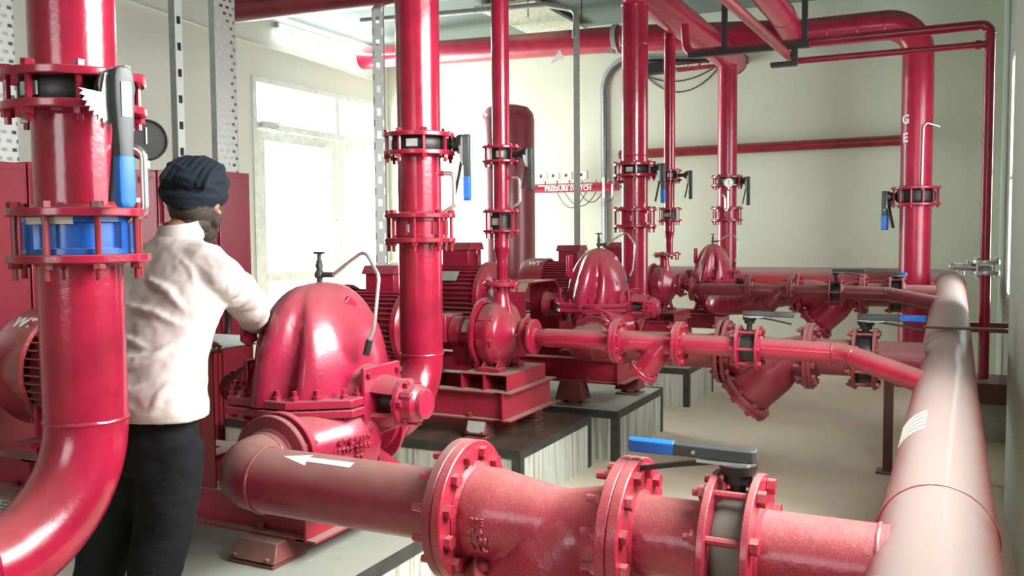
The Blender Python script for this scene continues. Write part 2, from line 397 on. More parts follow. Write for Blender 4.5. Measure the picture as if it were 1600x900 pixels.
# ------------------------------------------------------------------ concrete plinths with black steel angles
def plinth(label, x0, x1, y0, y1, h, top=None):
    t = thing('concrete_plinth', label, 'plinth', Vector(((x0+x1)/2, (y0+y1)/2, 0)))
    part('block', MB().bx((x0, y0, 0), (x1, y1, h-.004)), M['drips'], t, world=True)
    part('top_screed', MB().bx((x0+.004, y0+.004, h-.004), (x1-.004, y1-.004, h)), top or M['plinth'], t, world=True)
    e = .05; k = .006
    for a, b in (((x0-k, y0-k, h-e), (x1+k, y0, h+k)), ((x0-k, y1, h-e), (x1+k, y1+k, h+k)), ((x1, y0, h-e), (x1+k, y1, h+k))):
        part('edge_angle', MB().bx(a, b), M['blackpaint'], t, world=True)
    for xx, yy in ((x1, y0), (x1, y1)):
        s = 1 if yy == y0 else -1
        mm = MB(); mm.bx((x1-e, yy-s*k, 0), (x1+k, yy, h-e)); mm.bx((x1, yy, 0), (x1+k, yy+s*e, h-e)); part('corner_angle', mm, M['blackpaint'], t, world=True)
    return t
PH = .357
plinth('long concrete plinth under the nearest big pump set, man standing on it', -4.6, -1.98, 1.78, 3.55, PH)
plinth('concrete plinth with dark wet oily top, second from the front', -4.55, -2.26, 4.68, 5.82, PH, M['wet'])
plinth('concrete plinth with dusty dry top under the middle big pump set', -5.0, -2.13, 6.02, 7.12, PH)
plinth('concrete plinth half hidden behind the middle one, under the far small pump', -5.0, -2.2, 8.2, 9.15, PH)
plinth('farthest concrete plinth by the end wall, under the last big pump', -4.3, -2.3, 9.35, 10.3, PH)

# ------------------------------------------------------------------ valves
def valve_frame(o, axis, shaft): return frame(o, shaft, axis)
def lever(parent, M0, s, blue, length=.30, spread=.04, plate_mat=None, tag_on=True):
    """toothed index plate and squeeze lever; local x = shaft, lever runs to -z"""
    pl = []
    for k in range(13):
        a = math.radians(-172+k*100/12); pl.append((.105*s*math.cos(a), .105*s*math.sin(a)))
        if k < 12:
            a += math.radians(4); pl.append((.093*s*math.cos(a), .093*s*math.sin(a)))
    pl += [(.035*s, .03*s), (0, .045*s), (-.035*s, .03*s), (-.045*s, -.02*s)]
    # polygon lies in the local yz plane
    F = frame((0, 0, 0), (0, 1, 0), (1, 0, 0))
    part('index_plate', MB().prism(pl, .222*s, .229*s, M0 @ F), plate_mat or M['galvdull'], parent)
    K = M0 @ Matrix.Translation((.245*s, 0, .02*s))
    L = length*s; b = MB()
    b.loft([[(x*s, y*s, z) for x, y in ((-.014, -w2), (.014, -w2), (.020, 0), (.014, w2), (-.014, w2), (-.018, 0))] for z, w2 in ((.028*s, .012), (.02*s, .022), (0, .026), (-.05*s, .026), (-L*.62, .019))], True, K)
    lv = part('lever', b, M['dkgrey'], parent, bev=.002)
    g = MB(); g.loft([[(x*s, y*s, z) for x, y in ((-.015, -w2), (.015, -w2), (.021, 0), (.015, w2), (-.015, w2), (-.021, 0))] for z, w2 in ((-L*.6, .02), (-L*.66, .0215), (-L*.96, .0215), (-L, .013))], True, K)
    part('grip', g, M['blue'] if blue else M['dkgrey'], lv, 'blue grip' if blue else None, bev=.002)
    if plate_mat and length > .32 and blue and tag_on: part('lever_sticker', MB().bx((.0185*s, -.012, -.10), (.0205*s, .014, -.012), K), M['white'], lv, 'white sticker')
    q = MB(); q.loft([[(x*s-.026*s-sp, y*s*.6, z) for x, y in ((-.006, -.014), (.006, -.014), (.006, .014), (-.006, .014))] for z, sp in ((-.02*s, -.012*s), (-.09*s, 0), (-L*.55, spread*.35*s), (-L*.95, spread*s))], True, K)
    part('latch_lever', q, M['black'], parent)
    b2 = MB(); b2.cyl((0, 0, 0), (0, .029*s, 0), .005*s, n=8); b3 = MB().add(b2.v, b2.f, K @ Matrix.Translation((0, 0, -.13*s)))
    part('rivet', b3, M['steel'], parent)
def butterfly(label, o, axis, shaft, r, gap, Rf, nb=8, s=1.0, blue=True, length=.30, flip_lever=False, tag=True, ft=.022, bmat=None, two=False, near=True, body_mat=None, plate_mat=None, bolt_r=.009):
    F = frame(o, shaft, axis); t = thing('butterfly_valve', label, 'valve', F)
    part('body', MB().lathe([(r*.96, -gap/2+.001), (r*1.2, -gap/2+.001), (r*1.26, -gap*.3), (r*1.26, gap*.3), (r*1.2, gap/2-.001), (r*.96, gap/2-.001)], None, 36, False), body_mat or M['black'], t)
    nk = MB(); nk.cyl((r*1.1, 0, 0), (.19*s, 0, 0), .02*s, n=16); nk.cyl((.175*s, 0, 0), (.198*s, 0, 0), .036*s, n=20); nk.cyl((.198*s, 0, 0), (.222*s, 0, 0), .045*s, .05*s, n=20)
    nk.cyl((.222*s, 0, 0), (.262*s, 0, 0), .012*s, n=10); nk.bx((r*1.12, -.014*s, -.03*s), (r*1.12+.03*s, .014*s, .03*s))
    part('neck', nk, M['black'], t)
    K = Matrix.Rotation(PI, 4, 'X') if flip_lever else Matrix()
    lever(t, K, s, blue, length, plate_mat=plate_mat)
    if two: lever(t, K @ Matrix.Rotation(math.radians(-24), 4, 'Z'), s, blue, length)
    if tag:
        a = math.radians(tag if tag is not True else -75); R0 = Matrix.Rotation(a, 4, 'Z')
        part('tag_plate', MB().bx((r*1.26, -.028*s, -gap*.28), (r*1.26+.006, .028*s, gap*.28), R0), M['plate'], t)
    bolt_ring(t, 0, (Rf+r*1.2)/2+.004, nb, bolt_r, gap+2*ft, bolt_r*1.9, bmat or M['red'], .018, name='stud_bolt')
    return t
def check_valve(label, o, axis, xdir, r, gap, Rf, nb=8, mat=None, ft=.022, bmat=None, blue=False, bolt_r=.009):
    F = frame(o, xdir, axis); t = thing('check_valve', label, 'valve', F); g = gap/2-.001
    b = MB(); b.lathe([(r*.9, -g), (r*1.28, -g), (r*1.28, -g*.72), (r*1.14, -g*.66), (r*1.14, g*.66), (r*1.28, g*.72), (r*1.28, g), (r*.9, g)], None, 40, False)
    for a in (20, 140, 260):
        b.bx((r*1.1, -.03, -g*.72), (r*1.27, .03, g*.72), Matrix.Rotation(math.radians(a), 4, 'Z'))
    part('body', b, mat or M['red'], t)
    p = MB(); p.bx((r*1.15, -.03, -g*.45), (r*1.15+.008, .03, g*.35), Matrix.Rotation(math.radians(-105 if blue else -95), 4, 'Z')); part('tag_plate', p, M['plate'], t)
    if blue:
        rg = [[(rr*math.cos(a), rr*math.sin(a), z) for rr, z in ((r*1.3, g*.6), (r*1.305, g*.98), (r*1.2, g*.98), (r*1.2, g*.6))] for a in [math.radians(-100+k*7) for k in range(9)]]
        part('gasket_strip', MB().loft(rg), M['gasket'], t, 'cream strip of gasket paper')
    bolt_ring(t, 0, (Rf+r*1.2)/2+.004, nb, bolt_r*.95, gap+2*ft, bolt_r*1.9, bmat or M['red'], .03, name='stud_bolt')
    return t
def siphon(label, o, d1, d2, s=1.0, gauge=None, drop=-1):
    """bent tube that carries a pressure gauge; grows from o along d1, loops in the d1/z plane"""
    d1 = Vector(d1).normalized(); o = Vector(o); z = Vector((0, 0, 1))
    t = thing('gauge_siphon', label, 'pipe', o)
    if drop < 0: pts = [o, o+d1*.05*s, o+d1*.05*s-z*.12*s, o+d1*.11*s-z*.12*s, o+d1*.11*s+z*.03*s]
    else: pts = [o, o+d1*.07*s, o+d1*.07*s-z*.165*s, o+d1*.015*s-z*.195*s]
    path, _ = fillet(pts, .0275*s, 6); part('tube', MB().sweep(path, (.0075 if drop < 0 else .0105)*s, 12), M['steel'], t, world=True)
    part('socket', MB().cyl(o-d1*.01, o+d1*.018, .013*s, n=12), M['red'], t, world=True)
    return t

RIS = [  # name, X, Y, r, flange R, z(valve top, valve bottom, check top, check bottom)
    ('front', -2.155, 1.69, .1095, .182, (2.06, 1.976, 1.699, 1.576)),
    ('second', -2.42, 3.87, .1095, .180, (2.128, 2.039, 1.729, 1.607)),
    ('third', -2.41, 7.25, .1095, .182, (2.207, 2.117, 1.829, 1.696)),
    ('fourth', -2.37, 10.5, .1095, .182, (2.276, 2.18, 1.913, 1.78))]
HZ = 3.66
desc = {'front': 'front thick riser left of the man', 'second': 'second thick riser before the white door', 'third': 'third thick riser behind the middle pump', 'fourth': 'fourth thick riser nearest the end wall'}
for i, (nm, X, Y, r, Rf, z) in enumerate(RIS):
    mt = M['red_riser'] if i < 3 else M['red']; d = desc[nm]; ft = .022
    pipe('riser_pipe', 'pipe above the lever valve, '+d, [(X, Y, HZ-.1), (X, Y, z[0])], r, mt, flanges=[((X, Y, z[0]), (0, 0, 1), Rf, ft)],
         welds=[((X, Y, HZ-.14), (0, 0, 1))]+([((X, Y, 3.2), (0, 0, 1)), ((X, Y, 2.28), (0, 0, 1))] if i == 2 else []), base=(X, Y, z[0]))
    butterfly(['lever valve with long blue handle and toothed plate on the front riser', 'blue handled lever valve on the second thick riser', 'lever valve with narrow blue grip on the third thick riser', 'lever valve with plain dark handles on the fourth thick riser'][i],
              (X, Y, (z[0]+z[1])/2), (0, 0, 1), [(.98, -.20, 0), (.95, .31, 0), (1, 0, 0), (1, 0, 0)][i], r, z[0]-z[1]-ft, Rf, 8, 1.0, i < 3, .33 if i == 0 else .3, bmat=mt, plate_mat=M['galv'] if i < 2 else None, tag=-75 if i == 0 else -90)
    pipe('riser_spool', 'short flanged spool between two valves, '+d, [(X, Y, z[1]), (X, Y, z[2])], r, mt, flanges=[((X, Y, z[1]), (0, 0, 1), Rf, ft), ((X, Y, z[2]), (0, 0, 1), Rf, ft)], base=(X, Y, z[2]))
    check_valve(['blue painted check valve with cream gasket strip on the thick front riser', 'red painted check valve on the second thick riser', 'red painted check valve on the third thick riser', 'red painted check valve on the fourth thick riser'][i],
                (X, Y, (z[2]+z[3])/2), (0, 0, 1), (1, 0, 0), r, z[2]-z[3]-ft, Rf, 8, M['bluebody'] if i == 0 else mt, bmat=M['red_dark'] if i == 0 else mt, blue=(i == 0))
    zb = [.80, .75, .84, .90][i]; Rc = .33 if i == 0 else .28; yb = [.2, 3.42, 6.84, 9.98][i]
    pipe('riser_elbow', 'lowest pipe with elbow, '+d, [(X, Y, z[3]), (X, Y, zb), (X, yb, zb)], r, mt, R=Rc, flanges=[((X, Y, z[3]), (0, 0, 1), Rf, ft), ((X, yb, zb), (0, 1, 0), Rf, ft)], base=(X, Y, zb-r), seg=18)

# thin risers over the two small pumps
def small_riser(i, X, Y, z, r, Rf, zp, d):
    mt = M['red_riser']
    pipe('small_riser_pipe', 'upper slim red riser pipe '+d, [(X, Y, HZ-.1), (X, Y, z[0])], r*1.09, mt, flanges=[((X, Y, z[0]), (0, 0, 1), Rf, .016)], welds=[((X, Y, HZ-.14), (0, 0, 1))], base=(X, Y, z[0]), n=24)
    butterfly('small dark lever valve on slim riser '+d, (X, Y, (z[0]+z[1])/2), (0, 0, 1), (1, 0, 0), r, z[0]-z[1]-.016, Rf, 8, .86, False, .29, bmat=mt, ft=.016, bolt_r=.0065, tag=-70)
    pipe('small_riser_spool', 'short slim flanged red spool '+d, [(X, Y, z[1]), (X, Y, z[2])], r, mt, flanges=[((X, Y, z[1]), (0, 0, 1), Rf, .016), ((X, Y, z[2]), (0, 0, 1), Rf, .016)], base=(X, Y, z[2]), n=24)
    check_valve('small black check valve on the slim riser '+d, (X, Y, (z[2]+z[3])/2), (0, 0, 1), (1, 0, 0), r, z[2]-z[3]-.016, Rf, 8, M['black'], ft=.016, bmat=mt, bolt_r=.006)
    t = thing('reducer_spool', 'tapered red reducer spool on the small pump outlet '+d, 'pipe', (X, Y, zp))
    part('reducer', MB().lathe([(r, z[3]-zp), (r, z[3]-zp-.1), (r*1.03, z[3]-zp-.11), (r*.98, z[3]-zp-.12), (r*.7, z[3]-zp-.2), (r*.76, z[3]-zp-.215), (r*.7, z[3]-zp-.23), (r*.7, .0)], None, 24, False), mt, t)
    part('flange', flange_mb(Rf, .016, r, Matrix.Translation((0, 0, z[3]-zp))), mt, t); part('flange', flange_mb(Rf*.93, .018, r*.7, Matrix.Translation((0, 0, .01))), mt, t)
    bolt_ring(t, -.005, Rf*.76, 6, .006, .05, .012, mt, .008)
small_riser(0, -2.63, 5.2, (2.19, 2.10, 1.78, 1.655), .052, .127, 1.31, 'between the second and third thick risers')
small_riser(1, -2.49, 8.55, (2.235, 2.149, 1.865, 1.759), .050, .122, 1.42, 'between the third and fourth thick risers')

# gauge loops
siphon('bent steel gauge loop beside the thick front riser', (-2.155+.098, 1.69+.048, 1.875), (.90, .44, 0), 0, 1.05, drop=1)
siphon('bent steel tube standing on the lower flange of the second thick riser', (-2.315, 3.90, 1.94), (.95, .3, 0), 0, 1.0, drop=1)
siphon('bent steel tube beside the slim riser of the nearer small pump', (-2.58, 5.21, 2.0), (.95, .3, 0), 0, 1.0, drop=1)
siphon('U shaped steel gauge loop left of the third thick riser', (-2.52, 7.2, 2.07), (-1, -.1, 0), 0, 1.3, drop=-1)
siphon('U shaped steel gauge loop in front of the fourth thick riser', (-2.39, 10.39, 2.06), (.55, -.84, 0), 0, 1.5, drop=-1)
def gauge(label, o, face, R, dark=False):
    t = thing('pressure_gauge', label, 'gauge', frame(o, (0, 0, 1), face))
    part('case', MB().lathe([(R*.2, -.03), (R*.95, -.028), (R, -.02), (R, .006), (R*.93, .01), (R*.93, .004)], None, 32), M['black'] if dark else M['galv'], t)
    part('dial', MB().lathe([(R*.93, .004), (R*.92, .0045)], None, 32), M['dkgrey'] if dark else M['white'], t)
    part('needle', MB().box((R*.2, 0, .007), (R*.8, .004, .002)), M['black'] if not dark else M['white'], t)
    part('stem', MB().cyl((-R*1.35, 0, -.01), (-R*.9, 0, -.01), .009, n=10), M['steel'], t)
gauge('round black backed pressure gauge behind the long blue handle of the front riser', (-2.195, 1.965, 1.925), (.77, -.63, 0), .062, True)
gauge('white round pressure gauge in front of the fourth thick riser valve', (-2.30, 10.28, 2.20), (.45, -.9, 0), .055)

# ------------------------------------------------------------------ overhead mains
t = pipe('discharge_header', 'thick red overhead header above the risers, capped at its far end', [(-2.38, -2.6, HZ), (-2.38, 10.85, HZ)], .15, M['red'], welds=[((-2.38, 6.1, HZ), (0, 1, 0))], base=(-2.38, 4, HZ-.15))
part('end_cap', MB().lathe([(.155, 0), (.158, .02), (.15, .05), (.1, .085), (.001, .1)], zframe((-2.38, 10.85, HZ), (0, 1, 0)), 32), M['red_dull'], t, world=True)
# main over the back wall, with the big riser beside the header
YM = 10.35
t = pipe('overhead_main', 'thick red main high across the back, bending down at the right', [(-7.6, YM+.35, 4.16), (-3.6, YM+.1, 3.98), (-1.5, YM, 3.80), (-.36, YM, 3.80), (-.36, YM, 2.085)], .155, M['red'], R=[.3, .3, .32], flanges=[((-.36, YM, 2.085), (0, 0, 1), .245, .024)], welds=[((-1.25, YM, 3.8), (1, 0, 0)), ((-.95, YM, 3.8), (1, 0, 0))], base=(-.36, YM, 2.08), seg=14)
lettering('G', .13, M['white'], t, frame((-.36-.155*math.sin(.75), YM-.155*math.cos(.75), 2.79), (math.cos(.75), -math.sin(.75), 0), (-math.sin(.75), -math.cos(.75), 0)), bold=.004)
lettering('E', .13, M['white'], t, frame((-.36-.155*math.sin(.75), YM-.155*math.cos(.75), 2.60), (math.cos(.75), -math.sin(.75), 0), (-math.sin(.75), -math.cos(.75), 0)), bold=.004)
butterfly('lever valve with two blue handles on the big riser at the right', (-.36, YM, 2.0), (0, 0, 1), (-1, -.1, 0), .155, .12, .245, 12, 1.25, True, .30, two=True, ft=.024, tag=False)
pipe('large_riser_pipe', 'big red riser below its two-handled valve, standing beside the curved header', [(-.36, YM, 1.915), (-.36, YM, .02)], .155, M['red'], flanges=[((-.36, YM, 1.915), (0, 0, 1), .245, .024), ((-.36, YM, .014), (0, 0, 1), .22, .024)], base=(-.36, YM, .0))
part_bracket = MB().sweep(fillet([(-.30, YM-.165, 2.0), (-.29, YM-.165, 2.70), (-.26, YM-.16, 2.74), (-.14, YM-.12, 2.70)], .02, 4)[0], .007, 8)
one('wall_hook', part_bracket, M['cream'], 'small pale bent wire tied to the big riser at the right', 'wire')
# connector from the discharge header side
pipe('overhead_branch', 'red overhead branch sloping back to the main, right of the black hanger frame', [(-1.62, 3.2, 3.86), (-1.62, 9.6, 3.86), (-1.62, YM, 3.8)], .13, M['red'], R=.1, welds=[((-1.62, YM-.17, 3.83), (0, 1, 0))], base=(-1.62, 3.2, 3.7))
pipe('overhead_drain_pipe', 'slim red pipe sloping down at an angle to the small black bracket', [(-1.27, 2.5, 2.96+.02), (-1.27, 7.97, 3.115)], .036, M['red_bright'], base=(-1.27, 2.5, 2.95), n=20)
pipe('overhead_cross_pipe', 'thick dull red pipe crossing the ceiling at upper left above the tube light', [(-5.62, 5.95, 3.58), (-2.95, 5.95, 3.50)], .115, M['red_dull'], base=(-5, 5.95, 3.4), flanges=[((-2.98, 5.95, 3.50), (1, 0, 0), .17, .022), ((-2.93, 5.95, 3.50), (1, 0, 0), .17, .022)])
for k, x in enumerate((-5.3, -3.4)): one('pipe_hanger', MB().cyl((x, 5.95, 3.68), (x, 5.95, ZC), .008, n=8).bx((x-.015, 5.82, 3.665), (x+.015, 6.08, 3.685)), M['dkgrey'], ('left', 'right')[k]+' thin rod hanger above the dull red ceiling pipe', 'hanger')
t = thing('pipe_clamp', 'galvanised split clamp on the overhead main beside the third thick riser', 'clamp', (-3.70, 10.2, 3.98)); t['group'] = 'x'
part('ring', MB().lathe([(.165, -.03), (.18, -.03), (.18, .03), (.165, .03), (.165, -.03)], zframe((-3.70, YM+.11, 3.985), (1, 0, .04)), 32, False), M['galv'], t, world=True)
part('lug', MB().bx((-3.73, 10.24, 3.78), (-3.67, 10.32, 3.83)), M['galv'], t, world=True)
one('paper_tag', MB().prism([(-.10, -.07), (.09, -.01), (.03, .10)], -.001, .001, frame((-4.42, 10.30, 3.80), (1, 0, 0), (0, -1, 0))), M['white'], 'small white three cornered paper tag hanging under the overhead main', 'tag')
# slim sprinkler pipes on the hanger
t = thing('sprinkler_pipe', 'slim red pipe along the black hanger, turning down the right wall', 'pipe', (.23, 8, 1.36))
pth, mk = fillet([(-2.20, 8.02, 3.50), (-2.17, 8.0, 3.235), (.23, 8.0, 3.235), (.23, 8.0, 1.37)], [.09, .07], 8)
part('pipe', MB().sweep(pth, .038, 20), M['red'], t, world=True)
part('branch', MB().sweep([(-1.22, 8.0, 3.085), (.22, 8.0, 3.085)], .027, 16), M['red'], t, world=True); part('tee', MB().cyl((.13, 8, 3.085), (.17, 8, 3.085), .036, n=16), M['red'], t, world=True)
for p, dd in mk: part('weld_bead', weld_mb(.038, zframe(p, dd), .003), M['red'], t, world=True)
t = thing('galvanised_flange_valve', 'bright galvanised flanged valve on the slim right-hand riser', 'valve', (.235, 8, 1.30))
m = MB()
for zz in (.085, .0): m.lathe([(.03, zz-.016), (.10, zz-.016), (.103, zz), (.10, zz+.016), (.03, zz+.016)], None, 24)
part('flange', m, M['galv'], t); part('body', MB().lathe([(.05, -.0), (.055, .02), (.055, .04), (.04, .055)], None, 20), M['galvdull'], t)
bolt_ring(t, .042, .082, 4, .009, .12, .02, M['galv'], .01)
m = MB(); m.cyl((-.05, 0, .04), (-.22, -.01, .045), .026, .034, 12); m.cyl((-.13, 0, .03), (-.13, 0, .10), .018, n=10); m.sphere((-.23, -.01, .045), .036, 10); m.cyl((-.17, 0, .03), (-.17, 0, -.02), .022, n=10); m.box((-.1, 0, .09), (.04, .02, .012)); part('spout', m, M['galv'], t)
pipe('right_standpipe', 'slim red standpipe below the galvanised flanged valve', [(.235, 8, 1.288), (.235, 8, .46)], .04, M['red'], base=(.235, 8, .46), n=20)
one('steel_bracket', MB().bx((.14, 7.75, .40), (.46, 8.25, .46)).bx((.14, 7.72, .30), (.46, 7.76, .46)), M['brown'], 'dark brown steel stool under the slim right-hand standpipe', 'bracket')
one('steel_bracket', MB().bx((.02, 8.25, .80), (.46, 8.30, .88)), M['brown'], 'dark red-brown steel bar between right wall and standpipe', 'bracket')
one('bracket_block', MB().bx((.16, 7.8, 0), (.46, 8.2, .30)), M['plinth'], 'low grey cement block under the brown stool at right', 'block')
one('steel_strap', MB().bx((-.16, 6.26, 1.012), (.47, 6.33, 1.025)), M['brown'], 'flat dark brown steel strap from right wall across the fat header', 'strap')
one('conduit', MB().sweep([(.455, 7.2, .1), (.455, 7.2, .75)], .012, 8), M['galvdull'], 'short grey conduit low on the right wall recess', 'conduit')
# black hanger frame
t = thing('pipe_hanger', 'black steel angle hanger dropping from the ceiling at upper right', 'hanger', (-1.6, 7.8, 3.16))
for x in (-1.79, -1.13): part('upright', MB().bx((x-.022, 7.78, 3.17), (x+.022, 7.82, ZC)), M['black'], t, world=True)
part('crossbar', MB().bx((-2.1, 7.77, 3.155), (-1.09, 7.83, 3.20)), M['black'], t, world=True)
part('drop_bar', MB().bx((-1.235, 7.78, 3.02), (-1.185, 7.82, 3.155)), M['black'], t, world=True); part('shelf', MB().bx((-1.40, 7.77, 3.015), (-1.19, 7.85, 3.05)), M['black'], t, world=True)

# pipes on the end wall
pipe('wall_pipe', 'dull red pipe along the end wall at mid height', [(-4.0, 11.42, 2.68), (-.5, 11.42, 2.69)], .062, M['red_dark'], base=(-2, 11.42, 2.6), n=20)
for x in (-5.2, -4.02): one('pipe_clamp', MB().bx((x-.02, 11.3, 2.25), (x+.02, 11.6, 2.27)), M['black'], 'small black wall clamp at the '+('left' if x < -5 else 'right')+' end of the lettered red pipe', 'clamp')
t = pipe('pressure_switch_pipe', 'red pipe lettered PRESSURE SWITCH on the end wall', [(-5.28, 11.3, 2.26), (-3.98, 11.3, 2.26)], .062, M['red'], base=(-4.6, 11.3, 2.2), n=24)
lettering('PRESSURE SWITCH', .085, M['white'], t, frame((-4.68, 11.3-.062, 2.245), (1, 0, 0), (0, -1, 0)), bold=.0025, sx=.95)
lettering('SPRINKLER JOCKEY   HYDRANT JOCKEY   MAIN HYDRANT', .03, M['white'], t, frame((-4.72, 11.3-.056, 2.292), (1, 0, 0), (0, -1, .3)), bold=.001)
for x in (-5.04, -4.86, -4.68, -4.5, -4.3, -4.12): part('nipple', MB().cyl((x, 11.3, 2.31), (x, 11.3, 2.36), .012, n=8), M['red'], t, world=True)
pos = ['leftmost of the four on the lettered red pipe', 'second from left on the lettered red pipe', 'third from left on the lettered red pipe', 'rightmost, partly behind the grey vertical channel']
for k, x in enumerate((-5.06, -4.88, -4.69, -4.47)):
    b = thing('pressure_switch', 'small cream pressure switch box, '+pos[k], 'switch', (x, 11.28, 2.36))
    part('case', MB().box((0, 0, .065), (.125, .07, .10)), M['cream'], b, bev=.006); part('dial_window', MB().box((-.02, -.037, .065), (.03, .004, .04)), M['dkgrey'], b); part('stem', MB().cyl((.0, 0, -.01), (.0, 0, .02), .01, n=8), M['steel'], b)
for k, (a, b, dz) in enumerate((((-4.93, 2.3), (-4.45, 2.3), .27), ((-4.82, 2.3), (-4.3, 2.3), .25), ((-4.6, 2.3), (-4.2, 2.3), .2))):
    pts = [Vector((a[0]+(b[0]-a[0])*f, 11.4, 2.26-4*dz*f*(1-f))) for f in [j/14 for j in range(15)]]
    one('loop_cable', MB().sweep(pts, .006, 6), M['black'], 'thin black cable looping below the lettered red pipe, '+('leftmost loop', 'middle loop', 'rightmost loop')[k], 'cable')
t = pipe('sprinkler_label_pipe', 'slim dull red pipe with small white lettering high on the end wall', [(-3.25, 11.54, 3.775), (-2.35, 11.54, 3.80)], .055, M['red_dark'], base=(-2.8, 11.4, 3.79), n=16)
lettering('SPRINKLER JOCKEY  MAIN SPRINKLER', .038, M['white'], t, frame((-2.97, 11.54-.0565, 3.785), (1, 0, 0), (0, -1, 0)), bold=.0015)
for k, dz in enumerate((.18, .34)):
    pts = [Vector((-3.7+1.05*f, 11.59, 3.72+.12*f-4*dz*f*(1-f)*.9)) for f in [j/14 for j in range(15)]]
    one('hanging_cable', MB().sweep(pts, .007, 6), M['black'], 'thin black cable sagging high on the end wall, '+('upper' if k == 0 else 'lower'), 'cable')

# tall red vessel
t = thing('pressure_vessel', 'tall red cylindrical vessel with domed top behind the nearer slim riser', 'tank', (-4.76, 9.6, 0))
part('shell', MB().lathe([(.315, .12), (.315, 2.98), (.30, 3.06), (.24, 3.13), (.12, 3.16), (.001, 3.165)], None, 48), M['red_dull'], t); part('skirt', MB().lathe([(.3, 0), (.3, .13)], None, 32), M['red_dark'], t)

# ------------------------------------------------------------------ fat suction header on the right
t = thing('suction_header', 'fat dusty red header pipe in the right foreground, curving left along the end wall', 'pipe', (-.02, 4, .65))
hp, mk = fillet([(-.03, -1.6, .80), (-.02, 5.2, .805), (-.02, 11.0, 1.07), (-4.6, 11.0, 1.07)], [3, .42], 14)
part('pipe', MB().sweep(hp, .149, 64), M['red_header'], t, world=True)
for y, dz in ((2.62, 0), (6.02, .03)): part('weld_bead', weld_mb(.150, zframe((-.025, y, .803+dz*1.2), (0, 1, 0)), .004, 3), M['red_header'], t, world=True)
for p, dd in mk[2:]: part('weld_bead', weld_mb(.150, zframe(p, dd), .004, 4), M['red_header'], t, world=True)
for k in range(5):
    m = MB(); n = 10; y0 = 3.42+k*.075
    m.loft([[(-.025+rr*math.sin(a), yy, .805+rr*math.cos(a)) for rr, yy in ((.1475, y0), (.1503, y0), (.1503, y0+.035), (.1475, y0+.035))] for a in [-1.15+.8*j/n for j in range(n+1)]])
    part('painted_mark', m, M['cream'], t, 'pale painted stroke of a worn stencil', world=True)
t = thing('header_support', 'dark brown steel post holding up the fat header', 'support', (-.37, 6.5, 0))
part('post', MB().bx((-.40, 6.47, .01), (-.34, 6.53, .66)), M['brown'], t, world=True); part('saddle', MB().bx((-.40, 6.46, .66), (.13, 6.54, .685)), M['brown'], t, world=True); part('foot', MB().bx((-.44, 6.43, 0), (-.30, 6.57, .012)), M['brown'], t, world=True)
part('post', MB().bx((.075, 6.47, 0), (.125, 6.53, .66)), M['brown'], t, world=True)
one('pipe_prop', MB().bx((-.06, 8.4, 0), (.0, 8.46, .80)), M['brown'], 'far brown steel leg under the fat header near the end wall', 'support')

# ------------------------------------------------------------------ suction lines
def xline(x0, x1, Y, Z): return [(x0, Y, Z), (x1, Y, Z)]
def ystrainer(label, x0, x1, Y, Z, r, Rf, mat, ft=.03, nb=12, s=1.0, br=.012, branch=.33, slant=45, vox=.012, lett=True, near=False):
    """cast Y strainer between x0 and x1; the basket leg points down and back towards -x"""
    t = thing('y_strainer', label, 'strainer', (((x0+x1)/2), Y, Z))
    L = x1-x0; h = L/2; b = MB()
    rr = r*1.12
    b.lathe([(rr*1.02, -h+ft), (rr*1.0, -h+L*.22), (rr*.86, -h+L*.42), (rr*.74, -h+L*.62), (rr*.86, h-L*.22), (rr, h-ft)], zframe((0, 0, 0), (1, 0, 0)), 40)
    a = math.radians(slant); d = Vector((-math.cos(a), 0, -math.sin(a))); st = Vector((h-L*.24, 0, -.01)); Lb = branch*s
    b.lathe([(rr*.6, -.05), (rr*.92, .0), (rr*1.12, Lb*.4), (rr*1.08, Lb)], zframe(st, d), 40)
    o = part('body', b, mat, t); remesh(o, vox, 7, .6)
    e = st+d*Lb; Fc = zframe(e, d); Rc = rr*1.38
    part('cover_flange', flange_mb(Rc, .024*s, rr, Fc, 40, .004), mat, t)
    part('cover', MB().lathe([(.001, .014*s), (Rc, .014*s), (Rc, .036*s), (Rc*.8, .042*s), (.001, .045*s)], Fc, 40, False), mat, t)
    me = stud_mesh(br*.8, .05*s, br*1.5, mat, .006)
    for k in range(8):
        an = 2*PI*k/8+.2; inst('cover_bolt', me, t, Fc @ Matrix.Translation((Rc*.85*math.cos(an), Rc*.85*math.sin(an), .012*s)) @ Matrix.Rotation(0, 4, 'X'))
    for xx, sg in ((-h+ft/2, 1), (h-ft/2, 1)):
        part('flange', flange_mb(Rf, ft, r*1.1, zframe((xx, 0, 0), (1, 0, 0)), 56, .018), mat, t)
    for xx in (-h, h):
        F = zframe((xx, 0, 0), (1, 0, 0)); meb = stud_mesh(br, 2*ft, br*1.65, mat, .03)
        for k in range(nb):
            an = 2*PI*(k+.5)/nb; inst('bolt', meb, t, F @ Matrix.Translation((Rf*.82*math.cos(an), Rf*.82*math.sin(an), 0)) @ Matrix.Rotation(an, 4, 'Z'))
    return t
